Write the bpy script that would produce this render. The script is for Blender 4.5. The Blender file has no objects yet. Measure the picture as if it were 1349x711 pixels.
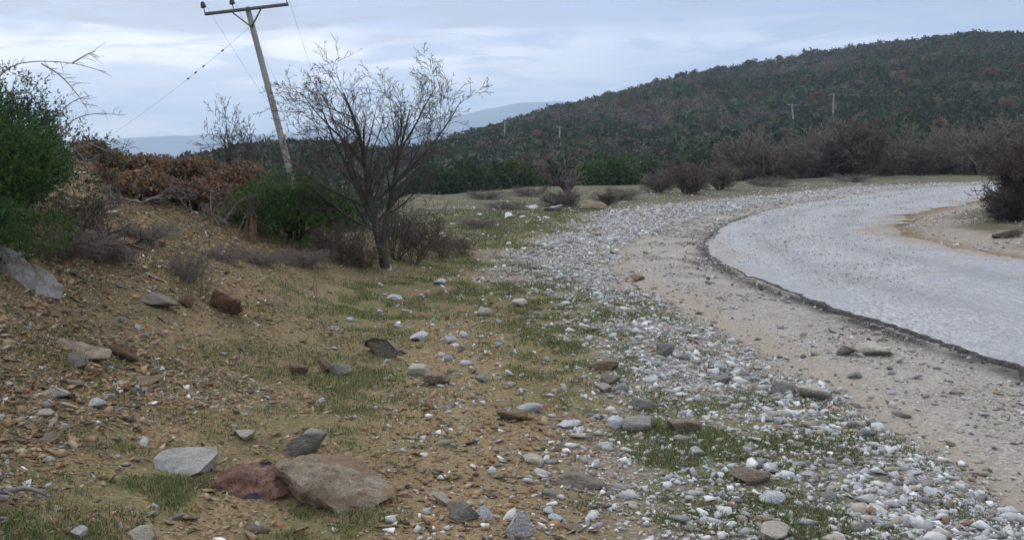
import bpy, bmesh, math, random
import numpy as np
from mathutils import Vector, noise as mnoise
R = math.radians
sc = bpy.context.scene
COL = sc.collection

# ------------------------------------------------------------------ camera, world, sun, exposure
F = 1311.0; CX, CY = 674.5, 355.5; PITCH = R(6.7); ZC = 1.6
cam = bpy.data.cameras.new('camera'); cam.lens = 35.0; cam.sensor_width = 36
cam.clip_start = 0.05; cam.clip_end = 60000
camo = bpy.data.objects.new('camera', cam); COL.objects.link(camo)
camo.location = (0, 0, ZC); camo.rotation_euler = (math.pi/2 - PITCH, 0, 0)
sc.camera = camo

SUN_AZ = R(-32); SUN_EL = R(34)      # azimuth from +Y, negative is left
world = bpy.data.worlds.new('World'); sc.world = world; world.use_nodes = True
nt = world.node_tree; nt.nodes.clear()
def N(t, kind, **kw):
    n = t.nodes.new(kind)
    for k, v in kw.items(): setattr(n, k, v)
    return n
def link(t, a, b): t.links.new(a, b)
def mathn(t, op, a, b=None, c=None, clamp=False):
    n = N(t, 'ShaderNodeMath', operation=op, use_clamp=clamp)
    for i, v in enumerate((a, b, c)):
        if v is None: continue
        if isinstance(v, (int, float)): n.inputs[i].default_value = v
        else: link(t, v, n.inputs[i])
    return n.outputs[0]
def maprange(t, v, a, b, c=0.0, d=1.0, smooth=True):
    n = N(t, 'ShaderNodeMapRange', interpolation_type='SMOOTHSTEP' if smooth else 'LINEAR')
    link(t, v, n.inputs[0])
    for i, x in enumerate((a, b, c, d)): n.inputs[i+1].default_value = x
    return n.outputs[0]
def mixc(t, f, a, b, mode='MIX'):
    n = N(t, 'ShaderNodeMix', data_type='RGBA', blend_type=mode)
    if isinstance(f, (int, float)): n.inputs[0].default_value = f
    else: link(t, f, n.inputs[0])
    for i, v in ((6, a), (7, b)):
        if isinstance(v, (tuple, list)): n.inputs[i].default_value = (v[0], v[1], v[2], 1)
        else: link(t, v, n.inputs[i])
    return n.outputs[2]
def noisen(t, vec, scale, detail=4, rough=0.55, dist=0.0):
    n = N(t, 'ShaderNodeTexNoise'); link(t, vec, n.inputs['Vector'])
    n.inputs['Scale'].default_value = scale; n.inputs['Detail'].default_value = detail
    n.inputs['Roughness'].default_value = rough; n.inputs['Distortion'].default_value = dist
    return n.outputs[0]

sky = N(nt, 'ShaderNodeTexSky', sky_type='NISHITA', sun_disc=False)
sky.sun_elevation = SUN_EL; sky.sun_rotation = SUN_AZ
sky.air_density = 1.0; sky.dust_density = 1.0
tc = N(nt, 'ShaderNodeTexCoord'); sx = N(nt, 'ShaderNodeSeparateXYZ'); link(nt, tc.outputs['Generated'], sx.inputs[0])
X, Y, Z = sx.outputs
az = mathn(nt, 'ARCTAN2', X, Y)                          # radians, + right
el = mathn(nt, 'ARCSINE', mathn(nt, 'MAXIMUM', Z, 0.0))
# cloud layers: streaks flattened towards the horizon
cv = N(nt, 'ShaderNodeCombineXYZ'); link(nt, mathn(nt, 'MULTIPLY', az, 2.2), cv.inputs[0])
link(nt, mathn(nt, 'MULTIPLY', el, 13.0), cv.inputs[1])
n1 = noisen(nt, cv.outputs[0], 1.5, 6, 0.5, 0.35)
cv2 = N(nt, 'ShaderNodeCombineXYZ'); link(nt, mathn(nt, 'MULTIPLY', az, 3.0), cv2.inputs[0])
link(nt, mathn(nt, 'MULTIPLY', el, 34.0), cv2.inputs[1]); cv2.inputs[2].default_value = 4.2
n2 = noisen(nt, cv2.outputs[0], 1.3, 5, 0.5, 0.2)
elw = mathn(nt, 'ADD', el, mathn(nt, 'MULTIPLY', mathn(nt, 'SUBTRACT', n1, 0.5), 0.13))
# brightness profile over elevation: bright gap low, heavy cloud above
ramp = N(nt, 'ShaderNodeValToRGB'); link(nt, mathn(nt, 'MULTIPLY', elw, 4.0), ramp.inputs[0])
cr = ramp.color_ramp
def stop(p, c):
    e = cr.elements.new(p); e.color = (c[0], c[1], c[2], 1)
cr.elements[0].position = 0.0; cr.elements[0].color = (5.6, 6.4, 8.4, 1)
cr.elements[1].position = 1.0; cr.elements[1].color = (9.0, 9.6, 11.0, 1)
stop(0.06, (8.0, 8.0, 8.4)); stop(0.12, (8.2, 8.2, 8.5)); stop(0.16, (4.2, 4.9, 6.9)); stop(0.23, (4.6, 5.3, 7.4)); stop(0.28, (9.6, 9.6, 9.7)); stop(0.40, (10.0, 10.0, 10.0)); stop(0.45, (5.0, 5.6, 7.2))
stop(0.475, (2.3, 2.7, 3.9)); stop(0.60, (2.7, 3.1, 4.4)); stop(0.68, (4.5, 5.0, 6.4))
rampR = N(nt, 'ShaderNodeValToRGB'); link(nt, mathn(nt, 'MULTIPLY', elw, 4.0), rampR.inputs[0])
cr = rampR.color_ramp
cr.elements[0].position = 0.0; cr.elements[0].color = (6.2, 6.8, 8.6, 1)
cr.elements[1].position = 1.0; cr.elements[1].color = (9.0, 9.6, 11.0, 1)
stop(0.14, (7.2, 7.4, 8.2)); stop(0.22, (4.2, 4.9, 6.9)); stop(0.32, (3.9, 4.6, 6.6)); stop(0.41, (5.6, 6.2, 7.9)); stop(0.49, (3.7, 4.4, 6.2)); stop(0.62, (3.3, 3.9, 5.4)); stop(0.70, (4.5, 5.0, 6.4))
side = maprange(nt, az, -0.22, 0.14)
cl = mixc(nt, side, ramp.outputs[0], rampR.outputs[0])
st = maprange(nt, n2, 0.34, 0.66)
cl = mixc(nt, mathn(nt, 'MULTIPLY', st, mathn(nt, 'MULTIPLY', maprange(nt, el, 0.135, 0.10), 0.45)), cl, (7.4, 7.6, 8.4))
n3 = noisen(nt, cv.outputs[0], 3.2, 7, 0.6, 0.6)
# ragged darker bellies
cl = mixc(nt, mathn(nt, 'MULTIPLY', maprange(nt, n3, 0.46, 0.60), 0.78), cl, (3.2, 4.1, 6.3))
# brighter patch round the hidden sun and overcast above the view brightened to light the ground
gl = N(nt, 'ShaderNodeVectorMath', operation='DOT_PRODUCT'); link(nt, tc.outputs['Generated'], gl.inputs[0])
gl.inputs[1].default_value = (math.sin(SUN_AZ)*math.cos(SUN_EL), math.cos(SUN_AZ)*math.cos(SUN_EL), math.sin(SUN_EL))
g1 = maprange(nt, gl.outputs['Value'], 0.6, 1.0)
cl = mixc(nt, mathn(nt, 'MULTIPLY', g1, 0.2), cl, (13, 13, 13.6))
zenith = maprange(nt, el, 0.16, 0.5); cl = mixc(nt, zenith, cl, (9.5, 10.0, 11.2))
tot = mixc(nt, 0.9, sky.outputs[0], cl)
bg = N(nt, 'ShaderNodeBackground'); link(nt, tot, bg.inputs[0]); bg.inputs[1].default_value = 0.1
wo = N(nt, 'ShaderNodeOutputWorld'); link(nt, bg.outputs[0], wo.inputs[0])

sun = bpy.data.lights.new('sun', 'SUN'); sun.energy = 0.8; sun.angle = R(14); sun.color = (1.0, 0.96, 0.9)
suno = bpy.data.objects.new('sun', sun); COL.objects.link(suno)
suno.rotation_euler = Vector((math.sin(SUN_AZ)*math.cos(SUN_EL), math.cos(SUN_AZ)*math.cos(SUN_EL), math.sin(SUN_EL))).to_track_quat('Z', 'Y').to_euler()
vs = sc.view_settings; vs.view_transform = 'Standard'; vs.look = 'None'; vs.exposure = 0.42; vs.gamma = 1.0
vs.use_curve_mapping = False
sc.render.engine = 'CYCLES'
sc.cycles.use_denoising = True
sc.cycles.max_bounces = 5; sc.cycles.diffuse_bounces = 3; sc.cycles.transparent_max_bounces = 8; sc.cycles.volume_bounces = 1

# ------------------------------------------------------------------ numpy helpers
def ss(a, b, x):
    t = np.clip((x-a)/(b-a), 0, 1); return t*t*(3-2*t)
_rs = np.random.RandomState(7); _tab = _rs.rand(256, 256)
def vnoise(x, y):
    x = np.asarray(x, float); y = np.asarray(y, float)
    xi = np.floor(x).astype(int); yi = np.floor(y).astype(int); fx = x-xi; fy = y-yi
    fx = fx*fx*(3-2*fx); fy = fy*fy*(3-2*fy)
    a = _tab[xi & 255, yi & 255]; b = _tab[(xi+1) & 255, yi & 255]
    c = _tab[xi & 255, (yi+1) & 255]; d = _tab[(xi+1) & 255, (yi+1) & 255]
    return (a*(1-fx)+b*fx)*(1-fy)+(c*(1-fx)+d*fx)*fy
def fbm(x, y, s, o=4, g=0.5):
    v = 0; a = 1; t = 0
    x = np.asarray(x, float)*0.94+np.asarray(y, float)*0.34; y = np.asarray(y, float)*0.94-x*0.36
    for i in range(o):
        v = v+a*vnoise(x*s+13.7*i+5, y*s+7.1*i+3); t += a; a *= g; s *= 2.03
    return v/t
def plane_pt(px, py, z=0.0):
    dx = (px-CX)/F; dv = (CY-py)/F
    d = np.array([dx, math.cos(PITCH)+dv*math.sin(PITCH), -math.sin(PITCH)+dv*math.cos(PITCH)])
    t = (z-ZC)/d[2]; return d*t+np.array([0, 0, ZC])

# road edges in the world, traced along the bend
RL = np.array([(5.2, -14), (4.6, -5), (4.15, 2), (3.9, 5), (3.78, 7.2), (3.45, 9.1), (3.25, 10.8), (3.05, 12.8), (3.1, 14.8), (3.3, 16.6), (3.8, 18.6), (4.95, 22.5), (7.1, 27.6), (11.4, 35), (17.5, 43.6), (26, 52), (38, 60), (56, 66), (90, 70)], float)
RR = np.array([(9.6, -14), (8.9, -5), (8.3, 2), (8.0, 7), (7.8, 10), (7.65, 13), (7.5, 15.5), (7.4, 17.7), (7.9, 20.3), (8.5, 22), (9.6, 24.2), (10.9, 26.8), (13.2, 30), (18.2, 37), (22.5, 41.5), (30, 47.5), (41, 54), (57, 60), (90, 64)], float)
def resample(P, n):
    # Catmull-Rom then even spacing in the parameter
    out = []; Q = np.vstack([2*P[0]-P[1], P, 2*P[-1]-P[-2]])
    for i in range(1, len(Q)-2):
        t = np.linspace(0, 1, n, endpoint=False)[:, None]
        a, b, c, d = Q[i-1], Q[i], Q[i+1], Q[i+2]
        out.append(0.5*((2*b)+(-a+c)*t+(2*a-5*b+4*c-d)*t**2+(-a+3*b-3*c+d)*t**3))
    out.append(P[-1:]); return np.vstack(out)
RLs = resample(RL, 6); RRs = resample(RR, 6)
def sdist(P, x, y):
    """signed distance to polyline, + on its left side"""
    best = np.full(np.shape(x), 1e9); sg = np.ones(np.shape(x))
    for i in range(len(P)-1):
        a, b = P[i], P[i+1]; d = b-a; L2 = d@d
        t = np.clip(((x-a[0])*d[0]+(y-a[1])*d[1])/L2, 0, 1)
        ex = x-a[0]-t*d[0]; ey = y-a[1]-t*d[1]; q = ex*ex+ey*ey
        s = d[0]*ey-d[1]*ex
        m = q < best; best = np.where(m, q, best); sg = np.where(m, np.sign(s), sg)
    return np.sqrt(best)*sg

def slope_of(py):
    dv = (CY-py)/F; return (-math.sin(PITCH)+dv*math.cos(PITCH))/(math.cos(PITCH)+dv*math.sin(PITCH))
def ztop(py, y): return ZC+slope_of(py)*y
def xat(px, y, z): return (px-CX)/F*(y*math.cos(PITCH)+(ZC-z)*math.sin(PITCH))
S_px = np.array([-400, 0, 120, 250, 300, 370, 430, 500, 560, 600, 659, 718, 773, 820, 876, 935, 980, 1022, 1119, 1182, 1270, 1349, 1500, 1900])
S_y = 2+np.array([236, 230, 226, 218, 208, 196, 198, 202, 197, 186, 168, 148, 133, 122, 107, 93, 87, 79, 62, 55, 45, 46, 52, 90])
def H(x, y):
    x = np.asarray(x, float); y = np.asarray(y, float)
    r = np.hypot(x, y)+1e-6; a = np.clip(np.arctan2(x, y), -1.15, 1.05)
    px = CX+F*np.tan(a); u = np.tan(a)
    w = sdist(RLs, x, y); wr = -sdist(RRs, x, y)
    onroad = ss(-0.6, 0.3, -w)*ss(-0.6, 0.3, -wr)
    v = 0.47*0.35*np.log1p(np.exp(np.clip((-x-1.0-0.1*np.clip(y, -4, 20)+0.5*(fbm(x, y, 0.35, 2)-0.5))/0.35, -30, 30)))
    bank = 1.95*np.tanh(v/1.95)*(1-0.85*ss(17, 27, y))
    rough = ss(0.9, 2.2, w)+ss(0.2, 2, wr)
    z = bank
    z = z-4.0*ss(17, 33, y)*ss(-0.10, -0.22, u)
    z = z+(fbm(x, y, 0.22, 3)-0.5)*0.22*rough*ss(1, 6, r)
    z = z+(fbm(x, y, 1.6, 3)-0.5)*(0.07*rough+0.05*ss(0.1, 1.0, bank))*(1-onroad)
    z = z+(fbm(x+9, y, 6.0, 2)-0.5)*(0.022+0.02*ss(0.05, 0.5, bank))*(1-onroad)*(1-ss(25, 50, r))
    # wheel rut in the dirt track and the shallow ditch under the asphalt lip
    z = z-0.05*np.exp(-((w-1.45+0.12*np.sin(y*0.8))/0.2)**2)*(1-ss(14, 22, r))-0.02*np.exp(-((w-0.35)/0.25)**2)
    z = z+0.05*np.exp(-((w-2.4)/0.8)**2)
    # knoll under the bush on the inside of the bend
    z = z+0.16*ss(0.3, 2.2, wr)*ss(8, 14, y)*(1-ss(26, 34, y))
    Rm = np.interp(px, [0, 480, 600, 700, 850, 1000, 1150, 1349, 1700], [33, 33, 36, 42, 46, 56, 68, 82, 110])
    Rg = np.interp(px, [0, 480, 700, 1000, 1349], [75, 80, 95, 105, 120])
    zg = np.interp(px, [0, 300, 560, 700, 950, 1150, 1349], [-9, -8, -4.5, -3.0, -2.2, -0.8, 0.3])
    D = np.interp(px, [0, 250, 450, 600, 700, 900, 1349], [150, 160, 170, 290, 390, 420, 430])
    zr = ZC+slope_of(np.interp(px, S_px, S_y))*D*np.cos(np.clip(a, -0.7, 0.6))
    t1 = ss(0, 1, (r-Rm)/(Rg-Rm)); z = z*(1-t1)+zg*t1
    t2 = np.clip((r-Rg)/(D-Rg), 0, 1); hill = zg+(zr-zg)*(0.85*t2**(1+0.55*ss(620, 900, px))+0.15*ss(0, 1, t2))
    hn = (fbm(x, y, 0.018, 3)-0.5)*10*ss(0, 0.3, t2)*(1-0.8*ss(0.7, 1, t2))*ss(500, 900, px)
    z = np.where(r > Rg, hill+hn, z)
    t3 = np.clip((r-D)/D, 0, None)
    z = np.where(r > D, zr-38*ss(0, 0.9, t3)-t3*4, z)
    t4 = ss(400, 1500, r-D); z = z*(1-t4)+(-130)*t4
    back = ss(0.0, -20, y)*ss(1.1, 1.4, np.abs(np.arctan2(x, y)))
    z = z*(1-back)+back*np.clip(z, -2, 2)
    return z
def H1(x, y): return float(H(np.array([x]), np.array([y]))[0])
_t = np.exp(np.linspace(math.log(2.5), math.log(700), 2500))
def hit(px, py):
    dx = (px-CX)/F; dv = (CY-py)/F
    d = np.array([dx, math.cos(PITCH)+dv*math.sin(PITCH), -math.sin(PITCH)+dv*math.cos(PITCH)])
    P = d[None]*_t[:, None]+np.array([0, 0, ZC]); h = H(P[:, 0], P[:, 1])
    k = np.argmax(P[:, 2] < h)
    if P[k, 2] >= h[k]: k = len(P)-1
    p = P[k]; return np.array([p[0], p[1], h[k]])
def depth(p): return p[1]*math.cos(PITCH)+(ZC-p[2])*math.sin(PITCH)
def at(px, r):
    z = ZC
    for _ in range(3): x = xat(px, r, z); z = H1(x, r)
    return np.array([x, r, z])

# ------------------------------------------------------------------ mesh helpers
def make_mesh(name, V, faces, mat=None, smooth=False, col=None, extra=None):
    """V (n,3); faces: list of int arrays (m,k)"""
    me = bpy.data.meshes.new(name); V = np.asarray(V, np.float32)
    me.vertices.add(len(V)); me.vertices.foreach_set('co', V.ravel())
    fs = [np.asarray(f, np.int32) for f in faces if len(f)]
    lv = np.concatenate([f.ravel() for f in fs]); tot = np.concatenate([np.full(len(f), f.shape[1], np.int32) for f in fs])
    st = np.concatenate([[0], np.cumsum(tot)[:-1]]).astype(np.int32)
    me.loops.add(len(lv)); me.loops.foreach_set('vertex_index', lv)
    me.polygons.add(len(tot)); me.polygons.foreach_set('loop_start', st)
    if smooth: me.polygons.foreach_set('use_smooth', np.ones(len(tot), bool))
    def addc(nm, c):
        ca = me.color_attributes.new(nm, 'FLOAT_COLOR', 'POINT')
        c4 = np.ones((len(V), 4), np.float32); c4[:, :3] = c; ca.data.foreach_set('color', c4.ravel())
    if col is not None: addc('Col', col)
    for k, c in (extra or {}).items(): addc(k, c)
    me.update(calc_edges=True)
    if mat: me.materials.append(mat)
    return me
def obj(name, me, parent=None, loc=None, rot=None, scale=None):
    o = bpy.data.objects.new(name, me); COL.objects.link(o)
    if parent: o.parent = parent
    if loc is not None: o.location = loc
    if rot is not None: o.rotation_euler = rot
    if scale is not None: o.scale = scale
    return o
def tag(o, label=None, cat=None, group=None, kind=None):
    if label: o['label'] = label
    if cat: o['category'] = cat
    if group: o['group'] = group
    if kind: o['kind'] = kind
    return o
def empty(name, loc, rz=0): return obj(name, None, None, loc, (0, 0, rz))
def copy_tree(o, parent=None):
    c = o.copy(); COL.objects.link(c); c.parent = parent
    for ch in [k for k in bpy.data.objects if k.parent == o]: copy_tree(ch, c)
    return c
def tubes(polys, sides=4, cap=True):
    """polys: list of (pts (k,3), radii (k,))"""
    by = {}
    for P, r in polys: by.setdefault(len(P), []).append((P, r))
    Vs = []; Fs = []; off = 0
    for k, L in by.items():
        P = np.array([a for a, _ in L], float); r = np.array([b for _, b in L], float); m = len(P)
        T = np.gradient(P, axis=1); T /= np.linalg.norm(T, axis=2, keepdims=True)+1e-9
        ref = np.where(np.abs(T[:, :1, 2:3]) > 0.9, np.array([1., 0, 0]), np.array([0., 0, 1.]))
        A = np.cross(T, np.broadcast_to(ref, T.shape)); A /= np.linalg.norm(A, axis=2, keepdims=True)+1e-9
        B = np.cross(T, A); th = np.arange(sides)/sides*2*math.pi
        V = P[:, :, None]+r[:, :, None, None]*(A[:, :, None]*np.cos(th)[None, None, :, None]+B[:, :, None]*np.sin(th)[None, None, :, None])
        idx = np.arange(m*k*sides).reshape(m, k, sides)+off
        a = idx[:, :-1]; b = idx[:, 1:]
        f = np.stack([a, np.roll(a, -1, 2), np.roll(b, -1, 2), b], -1).reshape(-1, 4)
        Vs.append(V.reshape(-1, 3)); Fs.append(f); off += m*k*sides
    return np.vstack(Vs), np.vstack(Fs)
def leaf_quads(c, size, rng, elong=1.0, up=None, normal=None):
    """random little diamonds at centres c"""
    n = len(c); a = rng.normal(size=(n, 3))
    if up is not None: a = a*0.6+up
    a /= np.linalg.norm(a, axis=1, keepdims=True)+1e-9
    q = rng.normal(size=(n, 3)); b = np.cross(a, q); b /= np.linalg.norm(b, axis=1, keepdims=True)+1e-9
    s = (np.asarray(size)*np.ones(n))[:, None]
    a = a*s*elong; b = b*s
    V = np.stack([c-a, c+b*0.7+a*0.1, c+a, c-b*0.7+a*0.1], 1).reshape(-1, 3)
    return V, np.arange(4*n).reshape(-1, 4)

# ------------------------------------------------------------------ materials
def material(name):
    m = bpy.data.materials.new(name); m.use_nodes = True; t = m.node_tree; t.nodes.clear()
    o = N(t, 'ShaderNodeOutputMaterial'); b = N(t, 'ShaderNodeBsdfPrincipled'); link(t, b.outputs[0], o.inputs[0])
    b.inputs['Roughness'].default_value = 0.9; b.inputs['Specular IOR Level'].default_value = 0.25
    return m, t, b
def bump(t, b, h, strength, dist):
    n = N(t, 'ShaderNodeBump'); n.inputs['Strength'].default_value = strength; n.inputs['Distance'].default_value = dist
    link(t, h, n.inputs['Height']); link(t, n.outputs[0], b.inputs['Normal'])
def objco(t): return N(t, 'ShaderNodeTexCoord').outputs['Object']
def attr(t, name): return N(t, 'ShaderNodeAttribute', attribute_name=name)
def voron(t, vec, scale, feat='F1'):
    n = N(t, 'ShaderNodeTexVoronoi', feature=feat); link(t, vec, n.inputs['Vector']); n.inputs['Scale'].default_value = scale
    return n
def ramp3(t, f, stops):
    n = N(t, 'ShaderNodeValToRGB'); link(t, f, n.inputs[0]); e = n.color_ramp.elements
    e[0].position, e[0].color = stops[0][0], (*stops[0][1], 1); e[1].position, e[1].color = stops[-1][0], (*stops[-1][1], 1)
    for p, c in stops[1:-1]:
        k = e.new(p); k.color = (*c, 1)
    return n.outputs[0]
def simple(name, c1, c2, scale, rough=0.9, bs=0.4, bd=0.01, detail=5, stretch=None):
    m, t, b = material(name); v = objco(t)
    if stretch:
        mp = N(t, 'ShaderNodeMapping'); mp.inputs['Scale'].default_value = stretch; link(t, v, mp.inputs[0]); v = mp.outputs[0]
    f = noisen(t, v, scale, detail, 0.6)
    link(t, ramp3(t, f, [(0.3, c1), (0.7, c2)]), b.inputs['Base Color']); b.inputs['Roughness'].default_value = rough
    bump(t, b, noisen(t, v, scale*2.5, 4, 0.6), bs, bd); return m
def rock_mat(name, c1, c2, c3, scale=9.0, stain=None, speck=0.5):
    m, t, b = material(name); v = objco(t)
    f = noisen(t, v, scale, 7, 0.65, 0.4); c = ramp3(t, f, [(0.3, c1), (0.5, c2), (0.68, c3)])
    f2 = noisen(t, v, scale*9, 5, 0.7); c = mixc(t, mathn(t, 'MULTIPLY', maprange(t, f2, 0.45, 0.7), speck), c, (c1[0]*0.45, c1[1]*0.45, c1[2]*0.45))
    if stain:
        f3 = noisen(t, v, scale*0.5, 5, 0.6, 0.8); c = mixc(t, maprange(t, f3, 0.5, 0.62), c, stain)
    oi = N(t, 'ShaderNodeObjectInfo'); hv = N(t, 'ShaderNodeHueSaturation'); link(t, c, hv.inputs['Color'])
    link(t, mathn(t, 'ADD', mathn(t, 'MULTIPLY', oi.outputs['Random'], 0.35), 0.9), hv.inputs['Value'])
    link(t, hv.outputs[0], b.inputs['Base Color']); b.inputs['Roughness'].default_value = 0.92
    hb = mathn(t, 'ADD', noisen(t, v, scale*3, 8, 0.7), mathn(t, 'MULTIPLY', voron(t, v, scale*2).outputs['Distance'], 0.5))
    bump(t, b, hb, 0.9, 0.025); return m
def colour_mat(name, rough=0.9, var=0.35, scale=30, trans=0.0, attrname='Col', bs=0.4, bd=0.01):
    """base colour from the object's own per-piece colour"""
    m, t, b = material(name); v = objco(t); a = attr(t, attrname)
    f = noisen(t, v, scale, 4, 0.6); hv = N(t, 'ShaderNodeHueSaturation'); link(t, a.outputs['Color'], hv.inputs['Color'])
    link(t, mathn(t, 'ADD', mathn(t, 'MULTIPLY', f, var*2), 1-var), hv.inputs['Value'])
    link(t, hv.outputs[0], b.inputs['Base Color']); b.inputs['Roughness'].default_value = rough
    if bs: bump(t, b, f, bs, bd)
    if trans:
        tr = N(t, 'ShaderNodeBsdfTranslucent'); link(t, hv.outputs[0], tr.inputs[0])
        mx = N(t, 'ShaderNodeMixShader'); mx.inputs[0].default_value = trans
        o = [n for n in t.nodes if n.type == 'OUTPUT_MATERIAL'][0]
        link(t, b.outputs[0], mx.inputs[1]); link(t, tr.outputs[0], mx.inputs[2]); link(t, mx.outputs[0], o.inputs[0])
    return m

# ground
def ground_material():
    m, t, b = material('ground_cover'); v = objco(t)
    A = attr(t, 'mA'); sa = N(t, 'ShaderNodeSeparateColor'); link(t, A.outputs['Color'], sa.inputs[0])
    B = attr(t, 'mB'); sb = N(t, 'ShaderNodeSeparateColor'); link(t, B.outputs['Color'], sb.inputs[0])
    gravel, track, grass = sa.outputs; scree, meadow, hillm = sb.outputs
    big = noisen(t, v, 0.9, 5, 0.6); mid = noisen(t, v, 6, 6, 0.65); fine = noisen(t, v, 45, 5, 0.7)
    vc = voron(t, v, 62); vcb = voron(t, v, 27)
    sv = N(t, 'ShaderNodeSeparateColor'); link(t, vc.outputs['Color'], sv.inputs[0])
    sv2 = N(t, 'ShaderNodeSeparateColor'); link(t, vcb.outputs['Color'], sv2.inputs[0])
    earth = ramp3(t, mid, [(0.3, (0.13, 0.092, 0.05)), (0.52, (0.225, 0.165, 0.095)), (0.72, (0.31, 0.24, 0.155))])
    scr = ramp3(t, sv.outputs[0], [(0.0, (0.07, 0.048, 0.026)), (0.4, (0.19, 0.125, 0.062)), (0.75, (0.33, 0.22, 0.115)), (1.0, (0.46, 0.39, 0.28))])
    scr = mixc(t, 0.45, scr, ramp3(t, sv2.outputs[1], [(0.0, (0.10, 0.07, 0.04)), (0.55, (0.24, 0.165, 0.09)), (1.0, (0.36, 0.27, 0.17))]))
    scr = mixc(t, maprange(t, big, 0.4, 0.7), scr, mixc(t, 0.5, scr, (0.15, 0.13, 0.10)))
    earth = mixc(t, 0.55, earth, mixc(t, maprange(t, sv.outputs[2], 0.1, 0.9, 0, 1, False), (0.09, 0.065, 0.038), (0.40, 0.33, 0.22)))
    c = mixc(t, scree, earth, mixc(t, 0.12, scr, earth))
    c = mixc(t, maprange(t, noisen(t, v, 2.6, 6, 0.7), 0.42, 0.68, 0.0, 0.7), c, (0.11, 0.108, 0.058)); c = mixc(t, 1.0, c, (0.86, 0.79, 0.68), 'MULTIPLY')
    grv = ramp3(t, sv.outputs[1], [(0.0, (0.14, 0.13, 0.125)), (0.35, (0.29, 0.28, 0.27)), (0.75, (0.40, 0.395, 0.385)), (1.0, (0.62, 0.62, 0.61))])
    grv = mixc(t, maprange(t, mid, 0.5, 0.75), grv, (0.26, 0.215, 0.16))
    c = mixc(t, gravel, c, grv)
    trk = ramp3(t, mixc(t, 0.5, mid, big), [(0.35, (0.19, 0.165, 0.135)), (0.65, (0.345, 0.31, 0.26))])
    trk = mixc(t, mathn(t, 'MULTIPLY', maprange(t, sv.outputs[2], 0.6, 0.8), 0.75), trk, (0.43, 0.41, 0.38))
    c = mixc(t, track, c, trk)
    grs = ramp3(t, fine, [(0.3, (0.055, 0.07, 0.022)), (0.5, (0.105, 0.125, 0.042)), (0.68, (0.20, 0.165, 0.09))])
    gm = mathn(t, 'MULTIPLY', mathn(t, 'MULTIPLY', grass, maprange(t, mid, 0.36, 0.56)), maprange(t, noisen(t, v, 22, 5, 0.7), 0.36, 0.54, 0.25, 0.95))
    c = mixc(t, gm, c, grs)
    md = ramp3(t, mixc(t, 0.5, mid, big), [(0.36, (0.06, 0.068, 0.034)), (0.5, (0.105, 0.102, 0.06)), (0.64, (0.185, 0.155, 0.105))])
    c = mixc(t, meadow, c, md)
    hl = ramp3(t, noisen(t, v, 0.15, 6, 0.7), [(0.3, (0.035, 0.036, 0.024)), (0.7, (0.075, 0.06, 0.042))])
    c = mixc(t, hillm, c, hl)
    E = attr(t, 'mD'); se = N(t, 'ShaderNodeSeparateColor'); link(t, E.outputs['Color'], se.inputs[0])
    c = mixc(t, mathn(t, 'MULTIPLY', se.outputs[0], 0.75), c, (0.32, 0.27, 0.205)); c = mixc(t, mathn(t, 'MULTIPLY', se.outputs[1], 0.5), c, (0.29, 0.205, 0.115))
    D = attr(t, 'mC'); sd = N(t, 'ShaderNodeSeparateColor'); link(t, D.outputs['Color'], sd.inputs[0])
    c = mixc(t, sd.outputs[0], c, (0.19, 0.125, 0.08))
    c = mixc(t, sd.outputs[1], c, (0.045, 0.04, 0.037))        # tar crumbs along the asphalt edge
    c = mixc(t, sd.outputs[2], c, (0.07, 0.11, 0.10))        # far plain
    link(t, c, b.inputs['Base Color']); b.inputs['Roughness'].default_value = 0.95; b.inputs['Specular IOR Level'].default_value = 0.15
    stony = mathn(t, 'ADD', gravel, mathn(t, 'MULTIPLY', scree, 0.8), clamp=True)
    hgt = mathn(t, 'MULTIPLY', mathn(t, 'SUBTRACT', 0.6, vc.outputs['Distance']), stony)
    hgt = mathn(t, 'ADD', hgt, mathn(t, 'MULTIPLY', fine, 0.6))
    hgt = mathn(t, 'ADD', hgt, mathn(t, 'MULTIPLY', mid, 1.2))
    bump(t, b, hgt, 0.8, 0.02); return m
M_ground = ground_material()

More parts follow.
